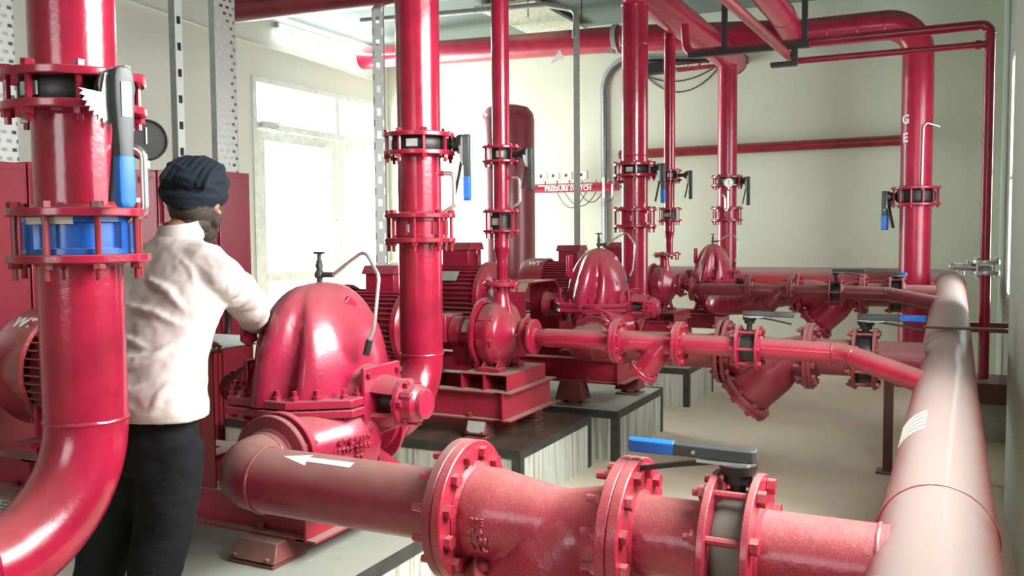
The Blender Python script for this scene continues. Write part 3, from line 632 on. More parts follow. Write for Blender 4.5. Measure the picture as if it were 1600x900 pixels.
# ---- nearest line
YA, ZA, rA, RA = 2.28, .82, .108, .207
x1, x2 = -1.28, -.77
t = pipe('suction_pipe', 'long dull red suction pipe with white arrow in the bottom foreground', [(-2.2, 2.50, ZA), (-2.2, YA, ZA), (x1, YA, ZA)], rA, M['red_dull'], R=.165, flanges=[((x1-.0155, YA, ZA), (1, 0, 0), RA, .03), ((-2.2, 2.49, ZA), (0, 1, 0), .165, .026)], base=(-1.7, YA, ZA-.11), n=48, seg=16)
ar = MB(); ah = [(-1.93, 0), (-1.83, .028), (-1.835, .011), (-1.66, .013), (-1.66, -.013), (-1.83, -.011), (-1.825, -.028)]
ar.add([(x, YA-rA*math.sin(.38-y/rA)-.0004, ZA+rA*math.cos(.38-y/rA)+.0012) for x, y in ah], [tuple(range(7))])
part('arrow', ar, M['white'], t, 'white painted arrow pointing left', world=True)
ystrainer('big bright red Y strainer in the bottom foreground, between two bolted flanges', x1, x2, YA, ZA, rA*1.08, RA, M['red_bright'], near=True, branch=.30, vox=.010, slant=48)
lm = [o for o in COL.objects if o.get('label') and o.name == 'y_strainer'][0]
for j, tx in enumerate(('80E', '8 4', '7 8N', '2 1L')):
    lettering(tx, .030, M['red_bright'], lm, frame((x1+.105, YA-rA*1.22*math.cos(.08-j*.19), ZA+.01-rA*1.22*math.sin(-.02+j*.21)), (1, 0, 0), (0, -math.cos(j*.2), -math.sin(j*.2))), 'cast_marks', ext=.004, bold=.001)
pipe('suction_spool', 'short speckled red spool right of the foreground strainer', xline(x2+.0005, -.535, YA, ZA), rA, M['red_bright'], flanges=[((x2+.0155, YA, ZA), (1, 0, 0), RA, .03), ((-.535, YA, ZA), (1, 0, 0), .197, .02)], base=(-.65, YA, ZA-.11), n=48)
butterfly('lever valve on the foreground suction line, blue handle pointing left', (-.482, YA, ZA), (1, 0, 0), (0, 0, 1), rA, .086, .197, 8, 1.0, True, .31, bmat=M['red_bright'], ft=.02, tag=False, body_mat=M['valvegrey'], plate_mat=M['galv'], bolt_r=.011)
pipe('suction_branch', 'speckled red stub joining the fat header at the bottom right', xline(-.43, -.12, YA, ZA), rA, M['red_bright'], flanges=[((-.43, YA, ZA), (1, 0, 0), .197, .02)], welds=[((-.145, YA, ZA), (1, 0, 0))], base=(-.3, YA, ZA-.11), n=48)
# ---- middle big line
YB, ZB = 5.62, .885
pipe('suction_pipe', 'suction pipe behind the slim foreground line, feeding the middle domed pump', [(-2.30, 6.02, ZB), (-2.30, YB, ZB), (-1.295, YB, ZB)], rA, M['red_dull'], R=.165, flanges=[((-1.295, YB, ZB), (1, 0, 0), .20, .026), ((-2.3, 6.0, ZB), (0, 1, 0), .16, .026)], base=(-1.7, YB, ZB-.11))
ystrainer('big dull red Y strainer hanging over the floor in the middle distance', -1.268, -.76, YB, ZB, rA*1.08, .20, M['red_dull'], ft=.026, branch=.36, vox=.014)
pipe('suction_spool', 'dull red spool right of the middle strainer', xline(-.76, -.505, YB, ZB), rA, M['red_dull'], flanges=[((-.747, YB, ZB), (1, 0, 0), .20, .026), ((-.505, YB, ZB), (1, 0, 0), .182, .02)], base=(-.65, YB, ZB-.11))
butterfly('lever valve with blue tipped handle pointing right, on the middle suction line', (-.45, YB, ZB), (1, 0, 0), (0, 0, 1), rA, .09, .182, 8, 1.0, True, .34, flip_lever=True, bmat=M['red_dull'], ft=.02, tag=-80)
pipe('suction_branch', 'thick dull red stub joining the fat header in the middle distance', xline(-.395, -.13, YB, ZB-.0), rA, M['red_dull'], flanges=[((-.395, YB, ZB), (1, 0, 0), .182, .02)], base=(-.3, YB, ZB-.11))
# ---- far big line
YC, ZCc = 8.95, 1.045
pipe('suction_pipe', 'far suction pipe feeding the last domed pump', [(-2.15, 9.30, .92), (-2.15, YC, .92), (-1.9, YC, .93), (-1.36, YC, ZCc)], .11, M['red'], R=[.17, .1], flanges=[((-2.15, 9.27, .92), (0, 1, 0), .16, .026), ((-1.36, YC, ZCc), (1, 0, 0), .19, .026)], base=(-1.7, YC, .8))
ystrainer('farthest big Y strainer, bright red belly showing under the pipes', -1.333, -.745, YC, ZCc, .118, .19, M['red'], ft=.026, branch=.38, vox=.016)
pipe('suction_spool', 'far dull red spool right of the farthest big strainer', xline(-.745, -.51, YC, ZCc), .108, M['red_dull'], flanges=[((-.732, YC, ZCc), (1, 0, 0), .19, .026), ((-.51, YC, ZCc), (1, 0, 0), .17, .02)], base=(-.6, YC, ZCc-.11))
butterfly('farthest suction line valve with small blue capped lever', (-.455, YC, ZCc), (1, 0, 0), (0, 0, 1), .108, .09, .17, 8, .8, True, .12, flip_lever=True, bmat=M['red_dull'], ft=.02, tag=-80)
pipe('suction_branch', 'far stub joining the fat header near its bend', xline(-.40, -.13, YC, ZCc-.01), .108, M['red_dull'], flanges=[((-.40, YC, ZCc), (1, 0, 0), .17, .02)], base=(-.3, YC, ZCc-.11))
# ---- two slim lines
def slim(Y, Z, xs, r, Rf, mt, d, end, zend, vox):
    x0, xa, xb, va, vb, xk = xs
    t = pipe('small_suction_pipe', 'slim red suction pipe from the '+d, [(x0+.10, Y, Z), (xa, Y, Z)], r, mt, flanges=[((xa-.0115, Y, Z), (1, 0, 0), Rf, .022)], base=((x0+xa)/2, Y, Z-r), n=28)
    part('reducer', MB().lathe([(r*.8, 0), (r*.8, .05), (r*.86, .055), (r, .11)], zframe((x0, Y, Z), (1, 0, 0)), 28), mt, t, world=True); part('flange', flange_mb(Rf*.86, .022, r*.8, zframe((x0+.012, Y, Z), (1, 0, 0))), mt, t, world=True)
    ystrainer('small red Y strainer on the slim line of the '+d, xa, xb, Y, Z, r*1.02, Rf, mt, ft=.022, nb=8, s=.62, br=.0085, branch=.33, vox=vox, slant=52)
    pipe('small_suction_spool', 'slim red spool right of the small strainer of the '+d, xline(xb, va, Y, Z), r, mt, flanges=[((xb+.0115, Y, Z), (1, 0, 0), Rf, .022), ((va, Y, Z), (1, 0, 0), Rf*.95, .016)], base=((xb+va)/2, Y, Z-r), n=28)
    butterfly('lever valve with dark handle pointing right on the slim line of the '+d, ((va+vb)/2, Y, Z), (1, 0, 0), (0, 0, 1), r, vb-va-.018, Rf*.95, 6, .78, False, .33, flip_lever=True, bmat=mt, ft=.016, tag=-70, bolt_r=.008)
    pipe('small_suction_branch', 'slim red pipe bending down to the fat header from the '+d, [(vb, Y, Z), (xk, Y, Z-.01), (end[0], end[1], zend)], r, mt, R=.25, flanges=[((vb, Y, Z), (1, 0, 0), Rf*.95, .016)], base=(xk, Y, zend-r), n=28, seg=5)
slim(5.1, .985, (-2.37, -1.80, -1.42, -1.075, -.965, -.52), .058, .132, M['red'], 'nearer small pump', (-.10, 4.92), .865, .008)
slim(8.5, 1.095, (-2.26, -1.70, -1.33, -.985, -.885, -.50), .058, .132, M['red_dull'], 'far small pump', (-.10, 8.42), 1.02, .009)

# ------------------------------------------------------------------ spring isolators and base frames
def isolator(label, x, y, h, z0=PH, w=.17, d=.12, plate=False):
    t = thing('spring_isolator', label, 'isolator', (x, y, z0))
    part('base_plate', MB().box((0, 0, .006), (w*.95, d*1.25, .010)), M['isolator'], t)
    c = MB(); c.add([(i*w*.5, j*d*.62, h*.22) for i, j in ((-1, -1), (1, -1), (1, 1), (-1, 1))]+[(i*w*.40, j*d*.34, h-.002) for i, j in ((-1, -1), (1, -1), (1, 1), (-1, 1))], [(3, 2, 1, 0), (4, 5, 6, 7), (0, 1, 5, 4), (1, 2, 6, 5), (2, 3, 7, 6), (3, 0, 4, 7)])
    part('housing', c, M['isolator'], t, bev=.003)
    sp = MB(); part('spring', sp.cyl((-w*.28, 0, .01), (-w*.28, 0, h*.3), .022, n=12), M['black'], t); part('spring', MB().cyl((w*.28, 0, .01), (w*.28, 0, h*.3), .022, n=12), M['black'], t)
    for i in (-1, 1): part('bolt', MB().cyl((i*w*.34, -d*.56, h*.38), (i*w*.34, -d*.64, h*.36), .008, n=6), M['isolator'], t)
    if plate:
        F = frame((0, -d*.5, h*.62), (1, 0, 0), (0, -h*.75, d*.28)); 
        part('nameplate', MB().box((0, 0, .0), (w*.8, h*.62, .004), F), M['plate'], t)
        for tx, yy, sz in ((('Gurflex', .26, .3), ('3K1LOMO', -.0, .2), ('CA-D00006-A', -.24, .2)) if w > .2 else ()):
            lettering(tx, h*sz*.75, M['dkgrey'], t, t.matrix_basis @ F @ Matrix.Translation((0, h*yy*.75, .0025)), ext=.0005)
    return t
def hbeam(m, p0, p1, z0, z1, fw, side=None):
    """I section from p0 to p1 (horizontal), flanges fw wide"""
    p0 = Vector(p0); p1 = Vector(p1); d = (p1-p0).normalized(); n = Vector((-d.y, d.x, 0)); t = .009
    def bar(a, b, za, zb):
        m.add([(*(q+n*s).xy, z) for q in (p0, p1) for s in (a, b) for z in (za, zb)], [(0, 1, 3, 2), (4, 6, 7, 5), (0, 4, 5, 1), (2, 3, 7, 6), (0, 2, 6, 4), (1, 5, 7, 3)])
    bar(-fw/2, fw/2, z0, z0+t); bar(-fw/2, fw/2, z1-t, z1); bar(-t/2, t/2, z0+t, z1-t)
def base_frame(label, x0, x1, y0, y1, z0, z1, mat, fw=.10):
    t = thing('base_frame', label, 'base', ((x0+x1)/2, (y0+y1)/2, z0))
    for y in (y0+fw/2, y1-fw/2):
        m = MB(); hbeam(m, (x0, y, 0), (x1-fw/2-.006, y, 0), z0, z1, fw); part('side_beam', m, mat, t, world=True)
    for x in (x1-fw/2, x0+.3, (x0+x1)/2):
        m = MB(); hbeam(m, (x, y0, 0), (x, y1, 0), z0+.0005, z1+.0005, fw); part('cross_beam', m, mat, t, world=True)
    for x in (x1-.30, x0+.16):
        for y in (y0+.03, y1-.03):
            part('anchor_bolt', MB().cyl((x, y, z0+.008), (x, y, z0+.034), .016, n=6).cyl((x, y, z0+.008), (x, y, z0+.013), .024, n=14), M['isolator'], t, world=True)
    return t
base_frame('steel beam base under the nearest big pump, on spring isolators', -4.15, -2.18, 2.70, 3.38, .445, .60, M['red_base'])
base_frame('bright red beam base under the nearer small pump', -4.15, -2.42, 4.88, 5.60, .475, .655, M['red_base'], .11)
base_frame('red beam base under the middle big pump', -4.6, -2.13, 6.16, 6.86, .53, .705, M['red_base'])
base_frame('far red beam base under the far small pump', -4.3, -2.36, 8.28, 8.92, .62, .79, M['red_base'])
base_frame('farthest red beam base under the last domed pump', -4.2, -2.2, 9.42, 10.1, .62, .77, M['red_base'])
isolator('large brown-red isolator on the nearest plinth, below the end of the beam base', -2.42, 2.70, .088, w=.24, d=.16)
isolator('isolator with pale nameplate at the far left of the nearest plinth', -3.86, 2.66, .088, w=.22, d=.15, plate=True)
isolator('isolator at the back corner of the nearest plinth', -2.42, 3.34, .088)
isolator('small isolator with pale face on the wet dark plinth, front side', -2.66, 4.93, .118, w=.15, d=.11, plate=True)
isolator('isolator on the wet dark plinth, back side', -2.60, 5.55, .118, w=.15, d=.11)
isolator('isolator far left on the wet dark plinth', -3.4, 4.93, .118, w=.15, d=.11)
isolator('dark brown isolator on the dry dusty plinth, front side', -2.55, 6.21, .173, w=.22, d=.15)
isolator('isolator on the dry dusty plinth, back side by the edge', -2.30, 6.80, .173, w=.2, d=.14)
isolator('isolator on the half hidden far plinth', -2.7, 8.35, .263, w=.18); isolator('isolator on the farthest plinth', -2.6, 9.5, .263, w=.18)

# ------------------------------------------------------------------ big split-case pumps
def lerp(a, b, f): return a+(b-a)*f
def splitcase(label, X, Y, Z, s, group, detail=True):
    t = thing('split_case_pump', label, 'pump', frame((X, Y, Z), (1, 0, 0), (0, 0, 1)) @ Matrix.Diagonal((s, s, s, 1)), group)
    mt = M['red_pump']
    # upper half: lobed dome, front lobe sweeps from the vent down and outwards
    rings = []; H = .475; n = 96; K = 26
    for i in range(K+1):
        f = i/K; z = H*math.sin(f*PI/2)**1.0 if False else H*f
        q = max(0, 1-(z/H)**2.5)**.5 if f < 1 else 0.02
        w = lerp(.10, .235, q)*(.25+.75*q) if q > .02 else .012; d = .31*q**.85+.012
        ring = []
        for k in range(n):
            a = 2*PI*k/n; ca, sa = math.cos(a), math.sin(a)
            x = w*math.copysign(abs(ca)**.85, ca); y = d*math.copysign(abs(sa)**.8, sa)
            u = x/max(w, 1e-3)
            # three lobes: central volute proud, side chambers lower
            uu = u+.34*(1-f)**1.4; g = math.exp(-((abs(uu)-.46)/.17)**2); lobe = 1-.20*g*(1-f**3)*min(1, abs(sa)*1.6)
            lobe += .13*math.exp(-(uu/.28)**2)*abs(sa)*(1-f*.5)
            ring.append((x+.03*(1-f)*-math.copysign(1, sa)*(1-abs(u)), y*lobe, z))
        rings.append(ring)
    o = part('upper_casing', MB().loft(rings), mt, t); sm = o.modifiers.new('smooth', 'SMOOTH'); sm.iterations = 3
    for sx, yy, zz in ((-.15, -.26, .30), (.13, .02, .34)):
        e = MB(); e.prism([(-.03, -.12), (.03, -.12), (.034, .05), (.0, .075), (-.034, .05)], -.012, .012, frame((sx, yy, zz), (0, -.5 if yy < 0 else 1, 0), (1, -.2, 0)))
        eye = part('lifting_lug', e, mt, t, bev=.004); part('hole', MB().cyl((sx-.0135, yy, zz+.02), (sx+.0135, yy, zz+.02), .012, n=14), M['black'], eye)
    # flange plate at the split
    def plate(z0, z1, g=0):
        P = [(-.37-g, -.10), (-.31, -.19), (-.20-g, -.335-g), (.10, -.345-g), (.30+g, -.20), (.30+g, .20), (.10, .345+g), (-.20, .335+g), (-.31, .19), (-.37-g, .10)]
        return MB().prism(P, z0, z1)
    part('split_flange', plate(.003, .036), mt, t, 'upper half of the split flange', bev=.005); part('split_flange', plate(-.034, -.003, .004), mt, t, bev=.005)
    bm = stud_mesh(.0095, .07, .0175, mt, .022)
    P = [(-.345, -.085), (-.28, -.20), (-.205, -.295), (-.13, -.31), (-.045, -.315), (.04, -.318), (.115, -.308), (.18, -.255), (.255, -.19), (.27, -.12)]
    for x, y in P:
        for sg in (1, -1):
            inst('flange_bolt', bm, t, Matrix.Translation((x, y*sg, 0)) @ Matrix.Rotation(PI, 4, 'X')); 
    # lower half
    rings = []; n = 64
    for i in range(17):
        f = i/16; z = -.03-.29*f; w = lerp(.245, .13, f**1.3); d = lerp(.30, .17, f**1.5)
        rings.append([(w*math.copysign(abs(math.cos(a))**.85, math.cos(a)), d*math.copysign(abs(math.sin(a))**.85, math.sin(a))*(1-.12*math.exp(-((abs(math.cos(a))-.45)/.15)**2)), z) for a in [2*PI*k/n for k in range(n)]])
    b = MB().loft(rings)
    sx, sz = .13, -.15
    b.loft([[(sx+r*math.cos(a)*q, y, sz+r*math.sin(a)) for a in [2*PI*k/40 for k in range(40)]] for y, r, q in ((-.05, .19, 1.1), (-.2, .16, 1.1), (-.34, .125, 1), (-.40, .118, 1))])
    b.loft([[(-.09+r*math.cos(a), y, -.17+r*math.sin(a)) for a in [2*PI*k/40 for k in range(40)]] for y, r in ((.05, .19), (.2, .15), (.33, .115), (.43, .11))])
    o = part('lower_casing', b, mt, t); remesh(o, .012, 5)
    part('suction_flange', flange_mb(.165, .03, .118, zframe((sx, -.408, sz), (0, -1, 0))), mt, t); part('discharge_flange', flange_mb(.18, .03, .11, zframe((-.09, .44, -.17), (0, 1, 0))), mt, t)
    bf = stud_mesh(.009, .06, .016, mt, .015)
    for k in range(8):
        a = 2*PI*(k+.5)/8; inst('bolt', bf, t, zframe((sx+.138*math.cos(a), -.424, sz+.138*math.sin(a)), (0, -1, 0)))
    if detail:   # raised casting marks on the lower belly
        for j, (tx, zz) in enumerate((('4T CI 150', -.13), ('LFTPS 2055', -.165), ('150 - 37', -.205))):
            lettering(tx, .032, mt, t, t.matrix_basis @ frame((.318-.010*j, -.215, zz+.015), (.50, .86, .06), (.85, -.46, -.22-.1*j)), 'cast_marks', ext=.006)
    # feet
    for sx2 in (-.16, .2):
        for sy in (-1, 1):
            m = MB(); m.box((sx2, sy*.24, -.355), (.13, .14, .025)); m.add([(sx2-.01, sy*.10, -.345), (sx2+.01, sy*.10, -.345), (sx2-.01, sy*.29, -.345), (sx2+.01, sy*.29, -.345), (sx2-.01, sy*.10, -.22), (sx2+.01, sy*.10, -.22)], [(0, 1, 3, 2), (4, 5, 1, 0), (2, 3, 5, 4), (0, 2, 4), (1, 5, 3)])
            part('foot', m, mt, t)
    # bearing housings
    for sg in (1, -1):
        F = Matrix.Rotation(0 if sg > 0 else PI, 4, 'Z')
        r0 = MB(); r0.lathe([(.15, .19), (.145, .23), (.12, .29)], F @ frame((0, 0, 0), (0, 0, 1), (1, 0, 0)), 32); part('stuffing_box', r0, mt, t)
        part('end_plate', MB().bx((.285, -.125, -.13), (.305, .125, .145), F), mt, t, bev=.004)
        bm2 = stud_mesh(.008, .022, .014, mt, .002)
        for yy in (-.1, .1):
            for zz in (-.10, .115): inst('bolt', bm2, t, F @ frame((.297, yy, zz), (0, 0, 1), (1, 0, 0)))
        br = MB(); N0 = 20     # half-open yoke
        for a0, a1 in ((20, 60), (120, 385-205)):
            pass
        Fy = F @ frame((.305, 0, 0), (0, 0, 1), (1, 0, 0))
        for a0, a1 in ((-62, 62), (118, 242)):
            rg = [[(rr*math.cos(a), rr*math.sin(a), zz) for rr, zz in ((.078, 0), (.105, 0), (.092, .10), (.070, .10))] for a in [math.radians(a0+(a1-a0)*k/12) for k in range(13)]]
            br.loft(rg, True, Fy)
        part('yoke', br, mt, t)
        part('shaft', MB().cyl((.25, 0, 0), (.40, 0, 0), .026, n=16) if sg > 0 else MB().cyl((-.25, 0, 0), (-.50, 0, 0), .026, n=16), M['dkgrey'], t)
        cp = MB(); cp.lathe([(.03, .098), (.095, .10), (.096, .118), (.078, .125), (.075, .17), (.06, .185), (.058, .205), (.03, .212), (.001, .213)], Fy, 28)
        part('bearing_housing', cp, mt, t, bev=0)
        bm3 = stud_mesh(.008, .02, .0145, mt, .004)
        for k in range(6):
            a = 2*PI*k/6+.4; inst('cap_bolt', bm3, t, Fy @ Matrix.Translation((.083*math.cos(a), .083*math.sin(a), .118)))
        for k in range(3):
            a = 2*PI*k/3+1; part('lug', MB().box((0, 0, 0), (.03, .026, .05), Fy @ Matrix.Translation((.07*math.cos(a), .07*math.sin(a), .15)) @ Matrix.Rotation(a, 4, 'Z')), mt, t, bev=.004)
    # vent valve on top and sealing tube
    v = MB(); v.cyl((0, 0, .465), (0, 0, .50), .012, n=12); v.sphere((0, 0, .50), .021, 12); v.cyl((0, 0, .50), (0, 0, .56), .013, n=12); v.cyl((0, 0, .53), (0, 0, .545), .017, n=6); v.cyl((0, 0, .56), (0, 0, .585), .009, n=10); v.cyl((0, 0, .50), (.07, 0, .50), .011, n=10); v.box((0, 0, .59), (.05, .014, .010))
    part('vent_valve', v, M['dkgrey'], t)
    hp2, _ = fillet([(.07, 0, .50), (.16, 0, .56), (.25, -.03, .60), (.33, -.05, .50), (.31, -.06, .30), (.27, -.07, .20)], .05, 6)
    tb = part('seal_tube', MB().sweep(hp2, .0075, 10), M['galv'], t); part('fitting', MB().cyl((.29, -.065, .25), (.275, -.07, .19), .014, n=12), M['black'], tb)
    return t
G = None
splitcase('nearest big domed pump with vent valve, the man reaches over it', -2.34, 2.96, .972, 1.0, G)
splitcase('middle domed split-case pump, behind the slim suction line', -2.42, 6.42, 1.085, .93, G, False)
splitcase('farthest domed pump, seen above the slim far suction line', -2.33, 9.66, 1.11, .86, G, False)

# ------------------------------------------------------------------ small end-suction pumps
def endsuction(label, X, Y, Z, s, foot):
    t = thing('end_suction_pump', label, 'pump', frame((X, Y, Z), (1, 0, 0), (0, 0, 1)) @ Matrix.Diagonal((s, s, s, 1))); mt = M['red']
    Fx = frame((0, 0, 0), (0, 0, 1), (1, 0, 0)); b = MB()
    rings = []
    for r, x in ((.10, -.10), (.205, -.095), (.215, -.06), (.225, .0), (.20, .05), (.13, .095), (.085, .13), (.075, .17)):
        rings.append([(rr*math.cos(a), rr*math.sin(a), x) for a in [2*PI*k/48 for k in range(48)] for rr in [r*(1+.10*((a+.6) % (2*PI))/(2*PI)-.04)]])
    b.loft(rings, True, Fx)
    b.lathe([(.085, 0), (.065, .1), (.05, .17), (.05, .245)], Matrix.Translation((.01, -.02, .09)), 32)
    o = part('volute', b, mt, t); remesh(o, .009, 4)
    for k in range(8):
        rb = MB(); a = 2*PI*k/8+.2; rb.box((0, 0, 0), (.02, .05, .11), Fx @ Matrix.Rotation(a, 4, 'Z') @ Matrix.Translation((.21, 0, -.02))); part('rib', rb, mt, t, bev=.006)
    part('back_ring', MB().lathe([(.13, -.125), (.232, -.125), (.236, -.118), (.236, -.10), (.2, -.095)], Fx, 56, False), mt, t)
    part('suction_flange', flange_mb(.115, .024, .065, zframe((.185, 0, 0), (1, 0, 0))), mt, t); bolt = stud_mesh(.008, .05, .014, mt, .01)
    for k in range(8): a = 2*PI*k/8+.39; inst('bolt', bolt, t, zframe((.20, .09*math.cos(a), .09*math.sin(a)), (1, 0, 0)))
    part('outlet_flange', flange_mb(.118, .022, .05, Matrix.Translation((.01, -.02, .325))), mt, t)
    for k in range(6): a = 2*PI*k/6; inst('bolt', stud_mesh(.007, .03, .013, mt, .004), t, Matrix.Translation((.01+.09*math.cos(a), -.02+.09*math.sin(a), .325)))
    for sg in (-1, 1):
        m = MB(); m.box((.0, sg*.14, foot+.012), (.16, .10, .024)); part('foot', m, mt, t, bev=.003)
        for xx in (-.05, .05):
            g = MB(); g.add([(xx-.005, sg*.06, foot+.02), (xx+.005, sg*.06, foot+.02), (xx-.005, sg*.185, foot+.02), (xx+.005, sg*.185, foot+.02), (xx-.005, sg*.08, foot+.12), (xx+.005, sg*.08, foot+.12)], [(0, 1, 3, 2), (4, 5, 1, 0), (2, 3, 5, 4), (0, 2, 4), (1, 5, 3)])
            part('gusset', g, mt, t)
    h = MB(); h.lathe([(.12, -.12), (.09, -.17), (.085, -.26), (.105, -.28), (.105, -.34), (.07, -.36), (.03, -.365)], Fx, 32, False); part('bearing_bracket', h, mt, t)
    part('shaft', MB().cyl((-.34, 0, 0), (-.46, 0, 0), .02, n=14), M['steel'], t)
    sl = MB(); sl.box((-.30, 0, foot/2-.03), (.10, .06, -foot-.06)); part('support_leg', sl, mt, t)
    part('worn_sticker', MB().lathe([(.0875, -.19), (.0875, -.25)], Fx @ Matrix.Rotation(math.radians(15), 4, 'Z'), 10, False, arc=1.2), M['white'], t, 'torn white sticker')
    return t
endsuction('nearer small end-suction pump with torn white sticker', -2.64, 5.2, .985, 1.0, -.225)
endsuction('far small end-suction pump behind the middle domed pump', -2.53, 8.5, 1.12, .93, -.26)
def boxframe(label, x0, x1, y0, y1, z0, z1):
    t = thing('channel_pedestal', label, 'support', ((x0+x1)/2, (y0+y1)/2, z0)); h = .007; mp = MB()
    mp.bx((x0, y0, z1-h), (x1, y1, z1)); mp.bx((x0, y0, z0), (x0+h, y1, z1-h)); mp.bx((x1-h, y0, z0), (x1, y1, z1-h)); mp.bx(((x0+x1)/2-.006, y0, z0), ((x0+x1)/2+.006, y1, z1-h))
    part('channels', mp, M['red_base'], t, world=True); return t
boxframe('pair of red channels under the nearer small pump', -2.80, -2.47, 4.94, 5.52, .656, .757)
boxframe('pair of red channels under the far small pump', -2.68, -2.36, 8.28, 8.86, .791, .875)
boxframe('red channel packing under the motor foot of the nearer small pump set', -3.95, -3.2, 4.95, 5.05, .656, .74)

# ------------------------------------------------------------------ motors
def motor(label, X, Y, Z, R, L, box=True, cowl=True, foot=-.3, plate=False, eye=True, mat=None, letters=None, cowl_mat=None):
    """axis along x, shaft end at +x"""
    t = thing('electric_motor', label, 'motor', (X, Y, Z)); mt = mat or M['red']; F = frame((0, 0, 0), (0, 0, 1), (1, 0, 0))
    part('barrel', MB().lathe([(R*.85, -L/2), (R*.85, L/2)], F, 40), M['red_dark'], t)
    fins = MB(); nf = 44
    for k in range(nf):
        a = 2*PI*k/nf
        if box and abs(((a+PI) % (2*PI))-PI) < .35: continue
        fins.box((R*.92, 0, 0), (R*.17, .007, L*.94), F @ Matrix.Rotation(a, 4, 'Z'))
    part('cooling_fins', fins, mt, t, stuff=True)
    part('end_shield', MB().lathe([(R*.3, L/2+.07), (R*.5, L/2+.06), (R*.95, L/2+.02), (R*1.02, L/2-.0), (R*1.02, L/2-.04), (R*.8, L/2-.04)], F, 40, False), mt, t)
    if cowl:
        part('fan_cowl', MB().lathe([(R*.99, -L/2+.05), (R*1.07, -L/2+.045), (R*1.07, -L/2-.16), (R*.98, -L/2-.22), (R*.6, -L/2-.235), (.001, -L/2-.235)], F, 48, False), cowl_mat or mt, t)
        cs = stud_mesh(.007, .01, .012, mt, 0)
        for a in (.7, 2.4, -.7, -2.4): inst('cowl_screw', cs, t, F @ Matrix.Rotation(a, 4, 'Z') @ frame((R*1.075, 0, -L/2+.01), (0, 0, 1), (1, 0, 0)))
    part('shaft', MB().cyl((L/2+.05, 0, 0), (L/2+.17, 0, 0), .028, n=16), M['steel'], t)
    if box:
        b = MB(); b.bx((-L*.05, -.11, R*.85), (L*.05+.17, .11, R*1.18+.05)); part('terminal_box', b, mt, t, bev=.005)
        lid = MB(); lid.add([(x, y, z) for x in (-L*.05-.02, L*.05+.19) for y, z in ((-.13, R*1.18+.05), (.13, R*1.18+.05), (.09, R*1.18+.11), (-.09, R*1.18+.11))], [(0, 1, 2, 3), (7, 6, 5, 4), (0, 4, 5, 1), (1, 5, 6, 2), (2, 6, 7, 3), (3, 7, 4, 0)]); part('terminal_box_lid', lid, mt, t, bev=.004)
    if eye:
        e = MB(); pts = [(L*.32, .03*math.cos(a), R*1.0+.075+.03*math.sin(a)) for a in [2*PI*k/20 for k in range(21)]]; e.sweep(pts, .009, 10, False); e.cyl((L*.32, 0, R*.9), (L*.32, 0, R*1.0+.045), .016, n=12); part('lifting_eye', e, mt, t)
    for sg in (-1, 1):
        m = MB()
        for xx in (-L*.33, L*.33):
            m.bx((xx-.06, sg*R*.55, foot), (xx+.06, sg*(R*.55+.16), foot+.025)); m.bx((xx-.01, sg*R*.5, foot+.02), (xx+.01, sg*(R*.55+.09), -R*.55))
            part('foot', m, mt, t); m = MB()
    if plate:
        F2 = Matrix.Rotation(math.radians(-50), 4, 'X'); 
        part('nameplate', MB().bx((-.02, -.045, R*1.01), (.17, .045, R*1.01+.004), Matrix.Rotation(math.radians(52), 4, 'X')), M['plate'], t, 'pale metal nameplate')
    if letters:
        lettering(letters, .085, M['white'], t, Matrix.Translation((X, Y, Z)) @ Matrix.Rotation(math.radians(38), 4, 'X') @ Matrix.Translation((-L/2-.06, 0, R*1.07)), wrap=R*1.07, bold=.003)
    return t
shiny = painted('glossy_cowl_paint', (.34, .05, .055), (.27, .035, .04), dust=(.4, .25, .25), dust_amt=.5, rough=.12, bump=.02)
motor('motor with glossy fan cowl at the far left edge, behind the front riser', -3.66, 2.96, 1.0, .275, .46, foot=-.33, letters='WT', cowl_mat=shiny)
motor('large motor behind the second thick riser, driving the nearer small pump', -3.60, 5.2, 1.0, .27, .62, foot=-.26, plate=False)
motor('ribbed motor with pale nameplate and lifting eye, right of the second thick riser', -3.70, 6.42, 1.13, .28, .74, foot=-.34, plate=True)
motor('far motor with rounded fan cowl, left of the middle domed pump', -3.58, 8.5, 1.15, .22, .42, foot=-.27, letters='WT')
motor('farthest motor beside the last domed pump, mostly hidden', -3.5, 9.66, 1.13, .25, .6, foot=-.3, eye=False)
# coupling guards
t = thing('coupling_guard', 'grey topped coupling guard between the man and the nearest domed pump', 'guard', (-2.98, 2.96, .6))
part('top', MB().bx((-3.28, 2.72, 1.165), (-2.70, 3.18, 1.172)), M['galvdull'], t, 'bare grey sheet top', world=True)
part('leg', MB().bx((-2.84, 2.715, .60), (-2.70, 2.722, 1.165)), M['red_dark'], t, world=True); part('leg', MB().bx((-3.28, 2.715, .60), (-3.0, 2.722, 1.165)), M['red'], t, world=True); part('leg', MB().bx((-2.84, 3.178, .60), (-2.70, 3.185, 1.165)), M['red_dark'], t, world=True)
t = thing('coupling_guard', 'folded red sheet coupling guard left of the middle domed pump', 'guard', (-2.98, 6.3, .7))
g = MB(); gp = [(6.04, .71), (6.04, 1.20), (6.10, 1.265), (6.60, 1.265), (6.68, 1.20), (6.68, .71)]
for (ya, za), (yb, zb2) in zip(gp, gp[1:]):
    nrm = Vector((0, zb2-za, -(yb-ya))).normalized()*.004
    g.add([(x, y+nrm.y*k, z+nrm.z*k) for x in (-3.12, -2.86) for (y, z) in ((ya, za), (yb, zb2)) for k in (-1, 1)], [(0, 1, 3, 2), (4, 6, 7, 5), (0, 4, 5, 1), (2, 3, 7, 6), (0, 2, 6, 4), (1, 5, 7, 3)])
part('hood', g, M['red_base'], t, world=True)
